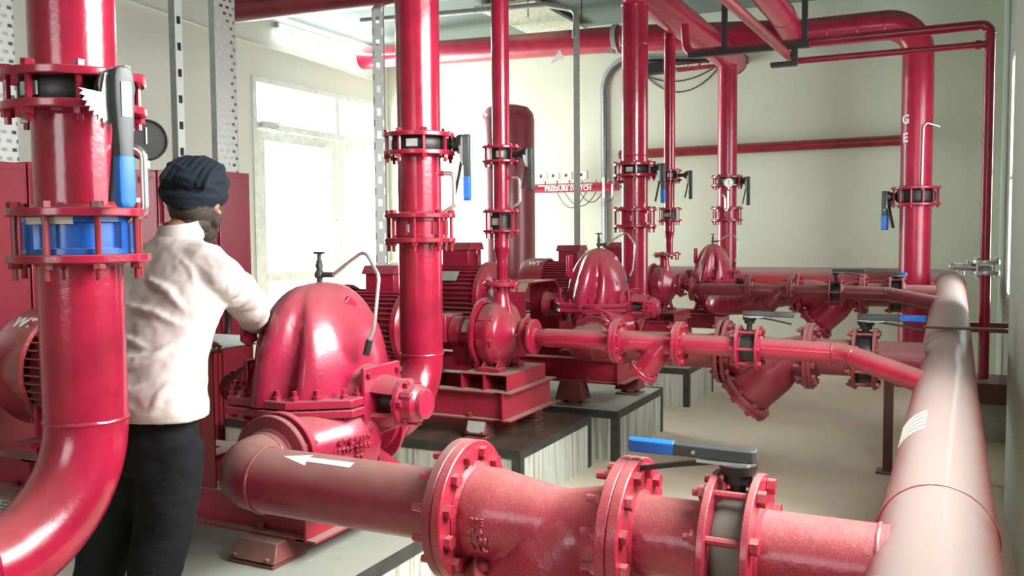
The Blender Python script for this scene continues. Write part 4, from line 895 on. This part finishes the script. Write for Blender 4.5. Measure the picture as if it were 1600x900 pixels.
part('shaft_cover', MB().cyl((-2.86, 6.42, 1.085), (-2.80, 6.42, 1.085), .10, .085, n=24), M['red_dark'], t, world=True)
one('coupling_guard', MB().bx((-3.12, 5.08, .92), (-2.99, 5.32, 1.10)), M['red'], 'small red coupling cover behind the nearer small pump', 'guard', bev=.01)

# ------------------------------------------------------------------ electrical panels
def panel(label, x, y0, y1, h, kit=()):
    t = thing('electrical_panel', label, 'cabinet', (x-.25, (y0+y1)/2, 0))
    mt = M['panel']
    part('cabinet_body', MB().bx((x-.5, y0+.003, .1), (x, y1-.003, h)), mt, t, bev=.004, world=True); part('plinth', MB().bx((x-.48, y0+.02, 0), (x-.02, y1-.02, .1)), M['black'], t, world=True)
    dr = part('door', MB().bx((x+.001, y0+.03, .14), (x+.022, y1-.03, h-.04)), mt, t, bev=.004, world=True)
    part('door_handle', MB().bx((x+.022, y1-.09, 1.0), (x+.045, y1-.065, 1.16)), M['black'], dr, world=True)
    for k, (yy, zz, what) in enumerate(kit):
        if what == 'knob': part('selector_switch', MB().cyl((x+.022, yy, zz), (x+.05, yy, zz), .022, n=16), M['bluebody'], dr, world=True)
        if what == 'label': part('label_plate', MB().bx((x+.022, yy-.05, zz-.025), (x+.025, yy+.05, zz+.025)), M['white'], dr, world=True)
        if what == 'yellow': part('warning_sticker', MB().bx((x+.022, yy-.022, zz-.05), (x+.024, yy+.022, zz+.05)), M['yellow'], dr, world=True)
        if what == 'meter': part('meter', MB().bx((x+.022, yy-.05, zz-.05), (x+.036, yy+.05, zz+.05)), M['black'], dr, world=True)
    return t
M['panel'] = painted('panel_enamel', (.27, .025, .04), (.25, .022, .036), dust_amt=.1, rough=.3, bump=.03, nscale=2)
M['yellow'] = plain('yellow_sticker', (.75, .5, .03), .5, bump=0)
ph = 2.075
panel('red cabinet at the far left edge of the row', -4.7, 2.35, 3.36, ph-.02)
panel('red cabinet with yellow sticker, behind the front riser', -4.7, 3.365, 4.28, ph-.01, [(3.50, 1.28, 'yellow'), (4.15, 2.0, 'knob'), (4.1, 1.86, 'label')])
panel('red cabinet with round switches, behind the man', -4.7, 4.285, 4.78, ph, [(4.36, 2.0, 'knob'), (4.62, 2.0, 'knob'), (4.60, 1.88, 'label'), (4.36, 1.88, 'label')])
panel('red cabinet at the right end of the row, beside the door', -4.7, 4.785, 5.15, ph+.025)

# ------------------------------------------------------------------ cable trays, channels, cables
def tray(label, x, y, z0, z1, wd, turn=0, mat=None, name='cable_tray', flange=.03, cat='tray'):
    t = thing(name, label, cat, Matrix.Translation((x, y, z0)) @ Matrix.Rotation(turn, 4, 'Z'))
    part('web', MB().bx((-wd/2, -.0015, 0), (wd/2, .0015, z1-z0)), mat or M['perf'], t)
    for s in (-1, 1): part('side', MB().bx((s*wd/2-.0015, -.0015, 0), (s*wd/2+.0015, flange, z1-z0)), M['galvdull'], t)
    return t
tray('perforated grey cable tray dropping to the panels right of the turban', -4.82, 5.06, 2.09, ZC, .21, math.radians(90), flange=.05)
tray('perforated cable tray at the far left edge above the panels', -4.82, 3.25, 2.06, ZC, .30, math.radians(90), flange=.05)
t = tray('slotted grey channel post with cables above the cabinet row', -4.82, 4.62, 2.09, ZC, .055, math.radians(75), M['channel'], 'channel_post', .08, 'channel')
for k, dx in enumerate((-.012, .012)): part('cable', MB().sweep([(dx, .025, 0), (dx+.004, .028, .8), (dx, .025, ZC-2.09)], .008, 8), M['black'], t)
t = tray('slotted channel post rising in front of the bright door, left of the second riser', -4.12, 6.0, 1.40, ZC, .085, math.radians(25), M['channel'], 'channel_post', .06, 'channel')
t = tray('tall grey channel post in front of the lettered red pipe', -3.60, 8.9, 1.42, 3.9, .06, math.radians(20), M['galvdull'], 'channel_post', .05, 'channel')
tb, _ = fillet([(-3.62, 8.9, 3.7), (-3.62, 8.95, 4.0), (-3.95, 8.9, 4.08), (-6.2, 8.7, 4.12)], [.1, .12], 8)
one('cable_conduit', MB().sweep(tb, .03, 12), M['galvdull'], 'grey conduit bending from the tall channel post along the ceiling to the left', 'conduit')
# curved perforated tray on the end wall
t = thing('cable_tray', 'curved perforated tray on the end wall, running right from the tall channel', 'tray', (-4.25, 11.5, 1.45))
cpts, _ = fillet([(-4.28, 11.594, 1.45), (-4.28, 11.594, 4.0), (-2.7, 11.594, 3.86)], .38, 10)
m = MB(); rg = []
for i, p in enumerate(cpts):
    d = (cpts[min(i+1, len(cpts)-1)]-cpts[max(i-1, 0)]).normalized(); nn = Vector((d.z, 0, -d.x)); rg.append([tuple(p+nn*a+Vector((0, b, 0))) for a, b in ((-.065, 0), (.065, 0), (.065, .004), (-.065, .004))])
part('web', m.loft(rg), M['perf'], t, world=True)
for k in range(3): part('cable', MB().sweep([(-4.28+.02*k, 11.57, 1.45)] + [p+Vector((.02*k-.02, -.025, -.02*k)) for p in cpts[1:]], .009, 6), M['dkgrey'] if k else M['galvdull'], t, world=True)
one('cable_bundle', MB().bx((-3.75, 11.46, 3.72), (-3.35, 11.592, 3.86)), M['black'], 'black junction box with cables high on the end wall behind the risers', 'box')
# ceiling light tray with patterned sheet
t = thing('ceiling_light', 'patterned silver ceiling light trough above the overhead main', 'light', (-4.7, 10.4, 4.3))
part('trough', MB().bx((-5.25, 9.7, 4.36), (-4.45, 11.4, 4.40)), plain('crinkled_foil', (.6, .6, .5), .3, .5, .35, 22, 1), t, world=True)
for x, y in ((-5.2, 9.8), (-4.5, 9.8), (-5.2, 11.3), (-4.5, 11.3)): part('hanger_rod', MB().cyl((x, y, 4.39), (x, y, ZC), .006, n=6), M['dkgrey'], t, world=True)
for k, (x, y) in enumerate(((-4.3, 9.2), (-3.9, 9.8), (-3.3, 9.6))): one('hanger_rod', MB().cyl((x, y, 4.05), (x, y, ZC), .007, n=6), M['dkgrey'], ('left', 'middle', 'right')[k]+'most thin hanger rod below the ceiling above the overhead main', 'rod')
# fluorescent tube over the door
t = thing('tube_light', 'long lit fluorescent tube on the left wall above the glazed door', 'light', (-7.72, 10.1, 4.28))
part('batten', MB().bx((-7.80, 9.02, 4.28), (-7.755, 11.15, 4.345)), M['white'], t, world=True); part('tube', MB().cyl((-7.72, 9.05, 4.30), (-7.72, 11.1, 4.30), .02, n=14), M['tube'], t, world=True)
for y in (9.03, 11.12): part('lamp_holder', MB().bx((-7.755, y-.02, 4.27), (-7.70, y+.02, 4.34)), M['galvdull'], t, world=True)
area('tube_light_glow', (-7.66, 10.1, 4.30), (0, -PI/2, 0), .05, 2.0, 30, (.95, 1, .98))
pts = [(-7.785, 3.6, 4.19), (-7.785, 6.2, 4.14), (-7.785, 8.3, 4.02), (-7.785, 9.8, 3.99), (-7.785, 11.4, 3.93)]
one('wall_conduit', MB().sweep(pts, .014, 8), M['wall_left'], 'pale conduit running along the left wall below the tube light', 'conduit')

# ------------------------------------------------------------------ the man at the pump (seen from behind, leaning in)
def capsule(m, p0, p1, r0, r1, n=16):
    m.cyl(p0, p1, r0, r1, n); m.sphere(Vector(p0), r0, n); m.sphere(Vector(p1), r1, n); return m
def cloth(name, col, rough=.85, bump=.35, fold=(6, 3, 9), fs=7, translucent=0):
    mt, N, L, B = new_mat(name)
    n1 = noise(N, L, 5, 4); r1 = ramp(N, [(.35, tuple(c*.9 for c in col)), (.65, col)]); L.new(n1.outputs[0], r1.inputs[0]); L.new(r1.outputs[0], B.inputs['Base Color'])
    B.inputs['Roughness'].default_value = rough; B.inputs['Sheen Weight'].default_value = 0; B.inputs['Specular IOR Level'].default_value = .25
    n3 = noise(N, L, fs, 3, sc=fold); n4 = noise(N, L, 400, 2)
    bp = N.new('ShaderNodeBump'); bp.inputs['Strength'].default_value = bump; bp.inputs['Distance'].default_value = .02; L.new(mth(N, L, 'ADD', n3.outputs[0], mth(N, L, 'MULTIPLY', n4.outputs[0], .03)), bp.inputs['Height']); L.new(bp.outputs[0], B.inputs['Normal'])
    return mt
skin = plain('brown_skin', (.30, .15, .095), .5, 0, .1, 8, .15)
man = thing('person', 'man in pale pink shirt and dark turban, back turned, reaching to the pump', 'person', (-2.34, 2.0, PH))
hips, chest, neck = Vector((-2.25, 2.0, 1.08)), Vector((-2.29, 2.13, 1.40)), Vector((-2.30, 2.185, 1.63))
shR, shL = Vector((-2.095, 2.16, 1.495)), Vector((-2.49, 2.14, 1.49))
elR, elL = Vector((-2.245, 2.45, 1.385)), Vector((-2.60, 2.38, 1.30)); wrR, wrL = Vector((-2.54, 2.79, 1.29)), Vector((-2.70, 2.62, 1.215))
head = Vector((-2.305, 2.265, 1.752)); face = Vector((-.42, .88, -.18)).normalized(); HF = frame(head, face.cross(Vector((0, 0, 1))), Vector((0, 0, 1)) - face*face.z)  # local x = his right, y = ... 
hx = HF.to_3x3() @ Vector((1, 0, 0)); fy = face
b = MB()
capsule(b, hips, chest, .085, .09); capsule(b, chest, (neck+chest)/2, .09, .07); capsule(b, chest, neck, .07, .058); capsule(b, neck, head+Vector((0, -.01, -.06)), .058, .06)
b.sphere((0, 0, 0), (.075, .095, .115), 24, frame(head, hx, (0, 0, 1)) if False else Matrix.Translation(head) @ Matrix.Rotation(math.atan2(-face.x, face.y), 4, 'Z'))
HM = Matrix.Translation(head) @ Matrix.Rotation(math.atan2(-face.x, face.y), 4, 'Z') @ Matrix.Rotation(math.radians(-10), 4, 'X')
b.sphere((0, .035, -.065), (.05, .055, .05), 16, HM)                                             # jaw
b.sphere((0, .10, -.015), (.013, .022, .022), 12, HM); b.sphere((0, .092, .012), (.01, .014, .03), 12, HM)   # nose
b.sphere((-.03, .082, .022), (.026, .014, .008), 10, HM); b.sphere((.03, .082, .022), (.026, .014, .008), 10, HM)   # brows
b.sphere((0, .093, -.05), (.024, .01, .006), 10, HM); b.sphere((0, .09, -.061), (.02, .01, .006), 10, HM)      # lips
for s in (-1, 1):
    b.sphere((s*.082, -.005, -.012), (.012, .02, .034), 14, HM @ Matrix.Rotation(math.radians(-s*18), 4, 'Z')); b.sphere((s*.080, .0, -.04), (.008, .010, .012), 10, HM)
for A, E_, Wr in ((shR, elR, wrR), (shL, elL, wrL)):
    capsule(b, chest+(A-chest)*.5, A, .055, .052); capsule(b, A, E_, .056, .043); capsule(b, E_, Wr, .043, .028)
kR, kL = Vector((-2.215, 2.0, .70)), Vector((-2.42, 1.985, .70))
aR, aL = Vector((-2.26, 1.95, PH+.09)), Vector((-2.50, 1.95, PH+.09))
hR, hL = Vector((-2.165, 2.0, .98)), Vector((-2.33, 2.0, .98))
for h_, k_, a_ in ((hR, kR, aR), (hL, kL, aL)):
    capsule(b, h_, k_, .082, .056); capsule(b, k_, a_, .054, .036); capsule(b, a_+Vector((0, -.02, -.05)), a_+Vector((0, .14, -.062)), .035, .028)
def hand(b, wr, fwd, up, flat=.0):
    fwd = fwd.normalized(); up = (up-fwd*up.dot(fwd)).normalized(); sd = fwd.cross(up); pc = wr+fwd*.055
    K = Matrix(((sd.x, fwd.x, up.x, pc.x), (sd.y, fwd.y, up.y, pc.y), (sd.z, fwd.z, up.z, pc.z), (0, 0, 0, 1)))
    b.sphere((0, 0, 0), (.040, .055, .017), 16, K)
    for k, (ox, ln) in enumerate(((-.030, .066), (-.010, .076), (.011, .072), (.031, .056))):
        p0 = K @ Vector((ox, .035, 0)); p1 = K @ Vector((ox*1.25, .035+ln*.5, .002-.006)); p2 = K @ Vector((ox*1.35, .035+ln*.82, -.022)); p3 = K @ Vector((ox*1.35, .035+ln*.98, -.042))
        capsule(b, p0, p1, .0092, .0088, 10); capsule(b, p1, p2, .0088, .008, 10); capsule(b, p2, p3, .008, .0068, 10)
    sg = -1 if flat >= 0 else 1
    p0 = K @ Vector((sg*.028, -.025, 0)); p1 = K @ Vector((sg*.060, .008, -.008)); p2 = K @ Vector((sg*.068, .038, -.016))
    capsule(b, p0, p1, .013, .0105, 10); capsule(b, p1, p2, .0105, .008, 10)
hand(b, wrR, Vector((-.35, .85, -.25)), Vector((-.9, -.2, .35)), 1); hand(b, wrL, Vector((-.3, .9, -.12)), Vector((0, .1, 1)), -1)
body = part('body', b, skin, man, world=True); remesh(body, .0055, 4, .5)
for s in (-1, 1):
    e = MB(); e.sphere((s*.03, .088, .004), (.012, .008, .007), 12, HM); part('eye', e, M['white'], man, world=True)
# shirt: torso rings and sleeves fused into one garment
S = MB(); rings = []
spec = [((-2.235, 1.985, 1.075), .196, .128), ((-2.235, 1.985, 1.10), .198, .130), ((-2.24, 1.99, 1.16), .190, .126), ((-2.252, 2.02, 1.24), .182, .120), ((-2.272, 2.06, 1.32), .190, .122),
        ((-2.28, 2.105, 1.41), .212, .128), ((-2.287, 2.13, 1.47), .212, .118), ((-2.294, 2.15, 1.54), .172, .098), ((-2.298, 2.165, 1.595), .125, .082), ((-2.30, 2.18, 1.63), .072, .07), ((-2.30, 2.185, 1.645), .062, .064)]
for c, w_, d_ in spec:
    rings.append([(c[0]+w_*math.copysign(abs(math.cos(a))**.85, math.cos(a)), c[1]+d_*math.copysign(abs(math.sin(a))**.9, math.sin(a)), c[2]) for a in [2*PI*k/48 for k in range(48)]])
S.loft(rings)
for A, E_, Wr, fl in ((shR, elR, wrR, 1), (shL, elL, wrL, 1)):
    p = [chest+(A-chest)*.55, A, A+(E_-A)*.5, E_, E_+(Wr-E_)*.5, E_+(Wr-E_)*.93]
    pth = [p[0], p[1]]+[A.lerp(E_, f)+Vector((0, 0, -.012*math.sin(f*PI*3))) for f in (.2, .4, .6, .8, 1)]+[E_.lerp(Wr, f) for f in (.15, .35, .6, .85, .97)]
    S.sweep(pth, [.080, .078, .070, .067, .068, .062, .064, .060, .066, .060, .060, .056], 20); S.sphere(A, .074, 16); S.sweep([chest+Vector((0, .03, .17)), A+(chest+Vector((0, .03, .17))-A)*.35+Vector((0, 0, .015)), A], [.07, .078, .074], 16)
# creases pulled from the right armpit across the back
def crease(p0, p1, sag, r):
    pts = [Vector(p0).lerp(Vector(p1), f)+Vector((0, 0, -sag*math.sin(PI*f))) for f in [k/8 for k in range(9)]]
    S.sweep(pts, [r*(.3+.7*math.sin(PI*(k+.6)/9.2)) for k in range(9)], 8)
def backy(x, z):       # y of the back surface at x, z
    for (c0, w0, d0), (c1, w1, d1) in zip(spec, spec[1:]):
        if c0[2] <= z <= c1[2]:
            f = (z-c0[2])/(c1[2]-c0[2]); cx = lerp(c0[0], c1[0], f); cy = lerp(c0[1], c1[1], f); w_ = lerp(w0, w1, f); d_ = lerp(d0, d1, f)
            u = min(1, abs((x-cx)/w_)); return cy-d_*(1-u*u)**.45
    return spec[0][0][1]
def bc(xz, r, nn=9):
    pts = []; r *= 1.5
    for (xa, za), (xb, zb_) in zip(xz, xz[1:]):
        for k in range(nn): f = k/nn; x, z = lerp(xa, xb, f), lerp(za, zb_, f); pts.append((x, backy(x, z)+.0005, z))
    x, z = xz[-1]; pts.append((x, backy(x, z)+.0005, z)); K = len(pts)
    S.sweep(pts, [r*(.35+.65*math.sin(PI*(k+.5)/K)) for k in range(K)], 8)
bc([(-2.11, 1.40), (-2.18, 1.46), (-2.28, 1.50)], .011); bc([(-2.11, 1.36), (-2.20, 1.40), (-2.34, 1.42)], .010); bc([(-2.10, 1.32), (-2.16, 1.27), (-2.28, 1.25), (-2.38, 1.27)], .012)
bc([(-2.42, 1.20), (-2.30, 1.22), (-2.18, 1.25), (-2.10, 1.28)], .012); bc([(-2.42, 1.16), (-2.30, 1.18), (-2.20, 1.17), (-2.09, 1.21)], .010); bc([(-2.08, 1.22), (-2.10, 1.16), (-2.12, 1.10)], .010)
bc([(-2.10, 1.46), (-2.15, 1.53), (-2.21, 1.575)], .008); bc([(-2.40, 1.30), (-2.28, 1.32), (-2.17, 1.29)], .008); bc([(-2.36, 1.12), (-2.25, 1.14), (-2.16, 1.12)], .008)
M['shirt'] = cloth('pale_pink_shirt_cloth', (.60, .53, .50), bump=.55, fold=(1.0, 1.0, 2.2), fs=3.2)
sh = part('shirt', S, M['shirt'], man, 'loose pale pink long sleeved shirt', world=True); remesh(sh, .007, 3, .5)
tx = bpy.data.textures.new('fold', 'CLOUDS'); tx.noise_scale = .09; dm = sh.modifiers.new('folds', 'DISPLACE'); dm.texture = tx; dm.strength = .014; dm.mid_level = .5
cr = MB(); rg = []
for k in range(29):
    a = 2*PI*k/28; ca, sa = math.cos(a), math.sin(a); up = .012*sa
    rg.append([(-2.30+.070*ca*q, 2.187+.068*sa*q+oy, 1.625+zz+up) for q, zz, oy in ((1.03, -.005, -.004), (.93, .052, 0), (.97, .056, 0), (1.12, .012, -.004), (1.13, -.004, -.004))])
part('collar', cr.loft(rg, False), M['shirt'], man, world=True)
# trousers
T = MB()
T.loft([[(c[0]+w_*math.cos(a), c[1]+d_*math.sin(a), c[2]) for a in [2*PI*k/40 for k in range(40)]] for c, w_, d_ in (((-2.25, 1.985, .90), .165, .105), ((-2.245, 1.985, 1.0), .178, .115), ((-2.245, 1.987, 1.12), .172, .112))])
for h_, k_, a_ in ((hR, kR, aR), (hL, kL, aL)):
    T.sweep([h_+Vector((0, 0, .02)), h_.lerp(k_, .35), h_.lerp(k_, .8), k_, k_.lerp(a_, .4), k_.lerp(a_, .8), a_+Vector((0, 0, -.02))], [.100, .100, .094, .090, .084, .074, .070], 24)
    for f in (.62, .75, .88):
        c = k_.lerp(a_, f); T.sweep([c+Vector((.069*math.cos(a), .067*math.sin(a), .012*math.sin(a*2+f*9))) for a in [2*PI*j/20 for j in range(21)]], .006, 6, False)
M['trouser'] = cloth('black_trouser_cloth', (.007, .008, .010), .85, .6, (1, 1, 2), 6)
tr = part('trousers', T, M['trouser'], man, world=True); remesh(tr, .009, 5, .5)
dm = tr.modifiers.new('folds', 'DISPLACE'); dm.texture = tx; dm.strength = .012
for a_ in (aR, aL):
    s = MB(); s.loft([[(a_.x+w_*math.cos(q), a_.y+yy+(.135 if math.sin(q) > 0 else .075)*math.sin(q)*kk, z) for q in [2*PI*k/24 for k in range(24)]] for z, w_, kk, yy in ((PH+.001, .043, 1.18, .03), (PH+.02, .045, 1.2, .03), (PH+.045, .04, 1.05, .02), (PH+.07, .034, .7, .0))])
    part('shoe', s, M['black'], man, world=True, bev=.003)
# turban, hair at the nape, beard
U = MB(); TM = HM @ Matrix.Translation((0, -.012, .052)) @ Matrix.Rotation(math.radians(12), 4, 'X') @ Matrix.Rotation(math.radians(13), 4, 'Y') @ Matrix.Diagonal((1.05, 1.05, 1.05, 1))
U.sphere((0, 0, .004), (.090, .112, .088), 28, TM)
for k in range(8):
    tz = -.048+.016*k; rr = (.086, .091, .094, .094, .091, .083, .070, .052)[k]; tl = (.10, .16, .22, -.12, .18, -.10, .2, .1)[k]
    pts = [TM @ Vector((rr*math.cos(a), rr*1.17*math.sin(a), tz+.03*tl*10*math.sin(a)*.35+.010*math.cos(a*2+k))) for a in [2*PI*j/36 for j in range(37)]]
    U.sweep(pts, .0135, 8, False)
for k in range(7):      # pleats running over the crown from the back
    x0 = -.07+.023*k
    pts = [TM @ Vector((x0*(1-.35*f)+.012*math.sin(f*3), -.110*math.cos(f*PI*.9)*1.0, .094*math.sin(f*PI*.9)*(1-abs(x0)*2.2))) for f in [j/12 for j in range(13)]]
    U.sweep(pts, .009, 8)
M['turban'] = cloth('dark_navy_turban_cloth', (.012, .017, .026), .85, .5, (1, 1, 3), 12)
tu = part('turban', U, M['turban'], man, 'dark navy wound turban', world=True); remesh(tu, .0055, 2, .5)
H = MB(); H.sphere((0, -.028, -.035), (.077, .078, .072), 20, HM); H.sphere((0, -.03, -.085), (.062, .058, .04), 18, HM)
M['hair'] = plain('dark_hair', (.035, .024, .018), .7, 0, .4, 60, .6)
part('hair', H, M['hair'], man, world=True)
Bd = MB(); Bd.sphere((0, .045, -.085), (.062, .065, .062), 20, HM); Bd.sphere((0, .06, -.125), (.045, .04, .05), 16, HM)
for s in (-1, 1): Bd.sphere((s*.062, .02, -.045), (.022, .03, .045), 14, HM)
bd = part('beard', Bd, M['hair'], man, world=True); remesh(bd, .006, 3)

# ------------------------------------------------------------------ shared groups for repeated kinds
GROUPS = {'concrete_plinth': 'concrete plinths under the pump sets', 'butterfly_valve': 'lever operated butterfly valves', 'check_valve': 'wafer check valves on the risers',
          'riser_pipe': 'thick riser pipes above the valves', 'riser_spool': 'thick riser spools', 'riser_elbow': 'thick riser elbows', 'small_riser_pipe': 'slim riser pipes', 'small_riser_spool': 'slim riser spools',
          'reducer_spool': 'reducers over the small pumps', 'gauge_siphon': 'bent gauge tubes on the risers', 'pressure_gauge': 'pressure gauges on the risers', 'pressure_switch': 'cream pressure switch boxes',
          'y_strainer': 'Y strainers on the suction lines', 'suction_pipe': 'thick suction pipes', 'suction_spool': 'thick suction spools', 'suction_branch': 'thick stubs into the header',
          'small_suction_pipe': 'slim suction pipes', 'small_suction_spool': 'slim suction spools', 'small_suction_branch': 'slim pipes bending to the header', 'spring_isolator': 'spring isolators under the bases',
          'base_frame': 'beam bases of the pump sets', 'split_case_pump': 'domed split-case pumps', 'end_suction_pump': 'small end-suction pumps', 'electric_motor': 'electric motors of the pumps', 'coupling_guard': 'coupling guards',
          'channel_pedestal': 'red channel pedestals', 'electrical_panel': 'red electrical cabinets in a row', 'cable_tray': 'perforated cable trays', 'channel_post': 'grey channel posts', 'loop_cable': 'cables looping below the lettered pipe',
          'hanging_cable': 'cables sagging on the end wall', 'hanger_rod': 'ceiling hanger rods', 'steel_bracket': 'brown brackets by the right wall', 'pipe_clamp': 'wall clamps of the lettered pipe'}
for o in bpy.data.objects:
    if o.parent is None and o.get('label'):
        b = o.name.split('.')[0]
        if b in GROUPS: o['group'] = GROUPS[b]

pts = [(-4.64, 4.69+.15*math.cos(a), 1.03+.19*math.sin(a)) for a in [2*PI*k/32 for k in range(33)]]
one('hose_loop', MB().sweep(pts, .018, 10, False), M['black'], 'black hose loop hanging on the cabinet behind the man', 'hose')
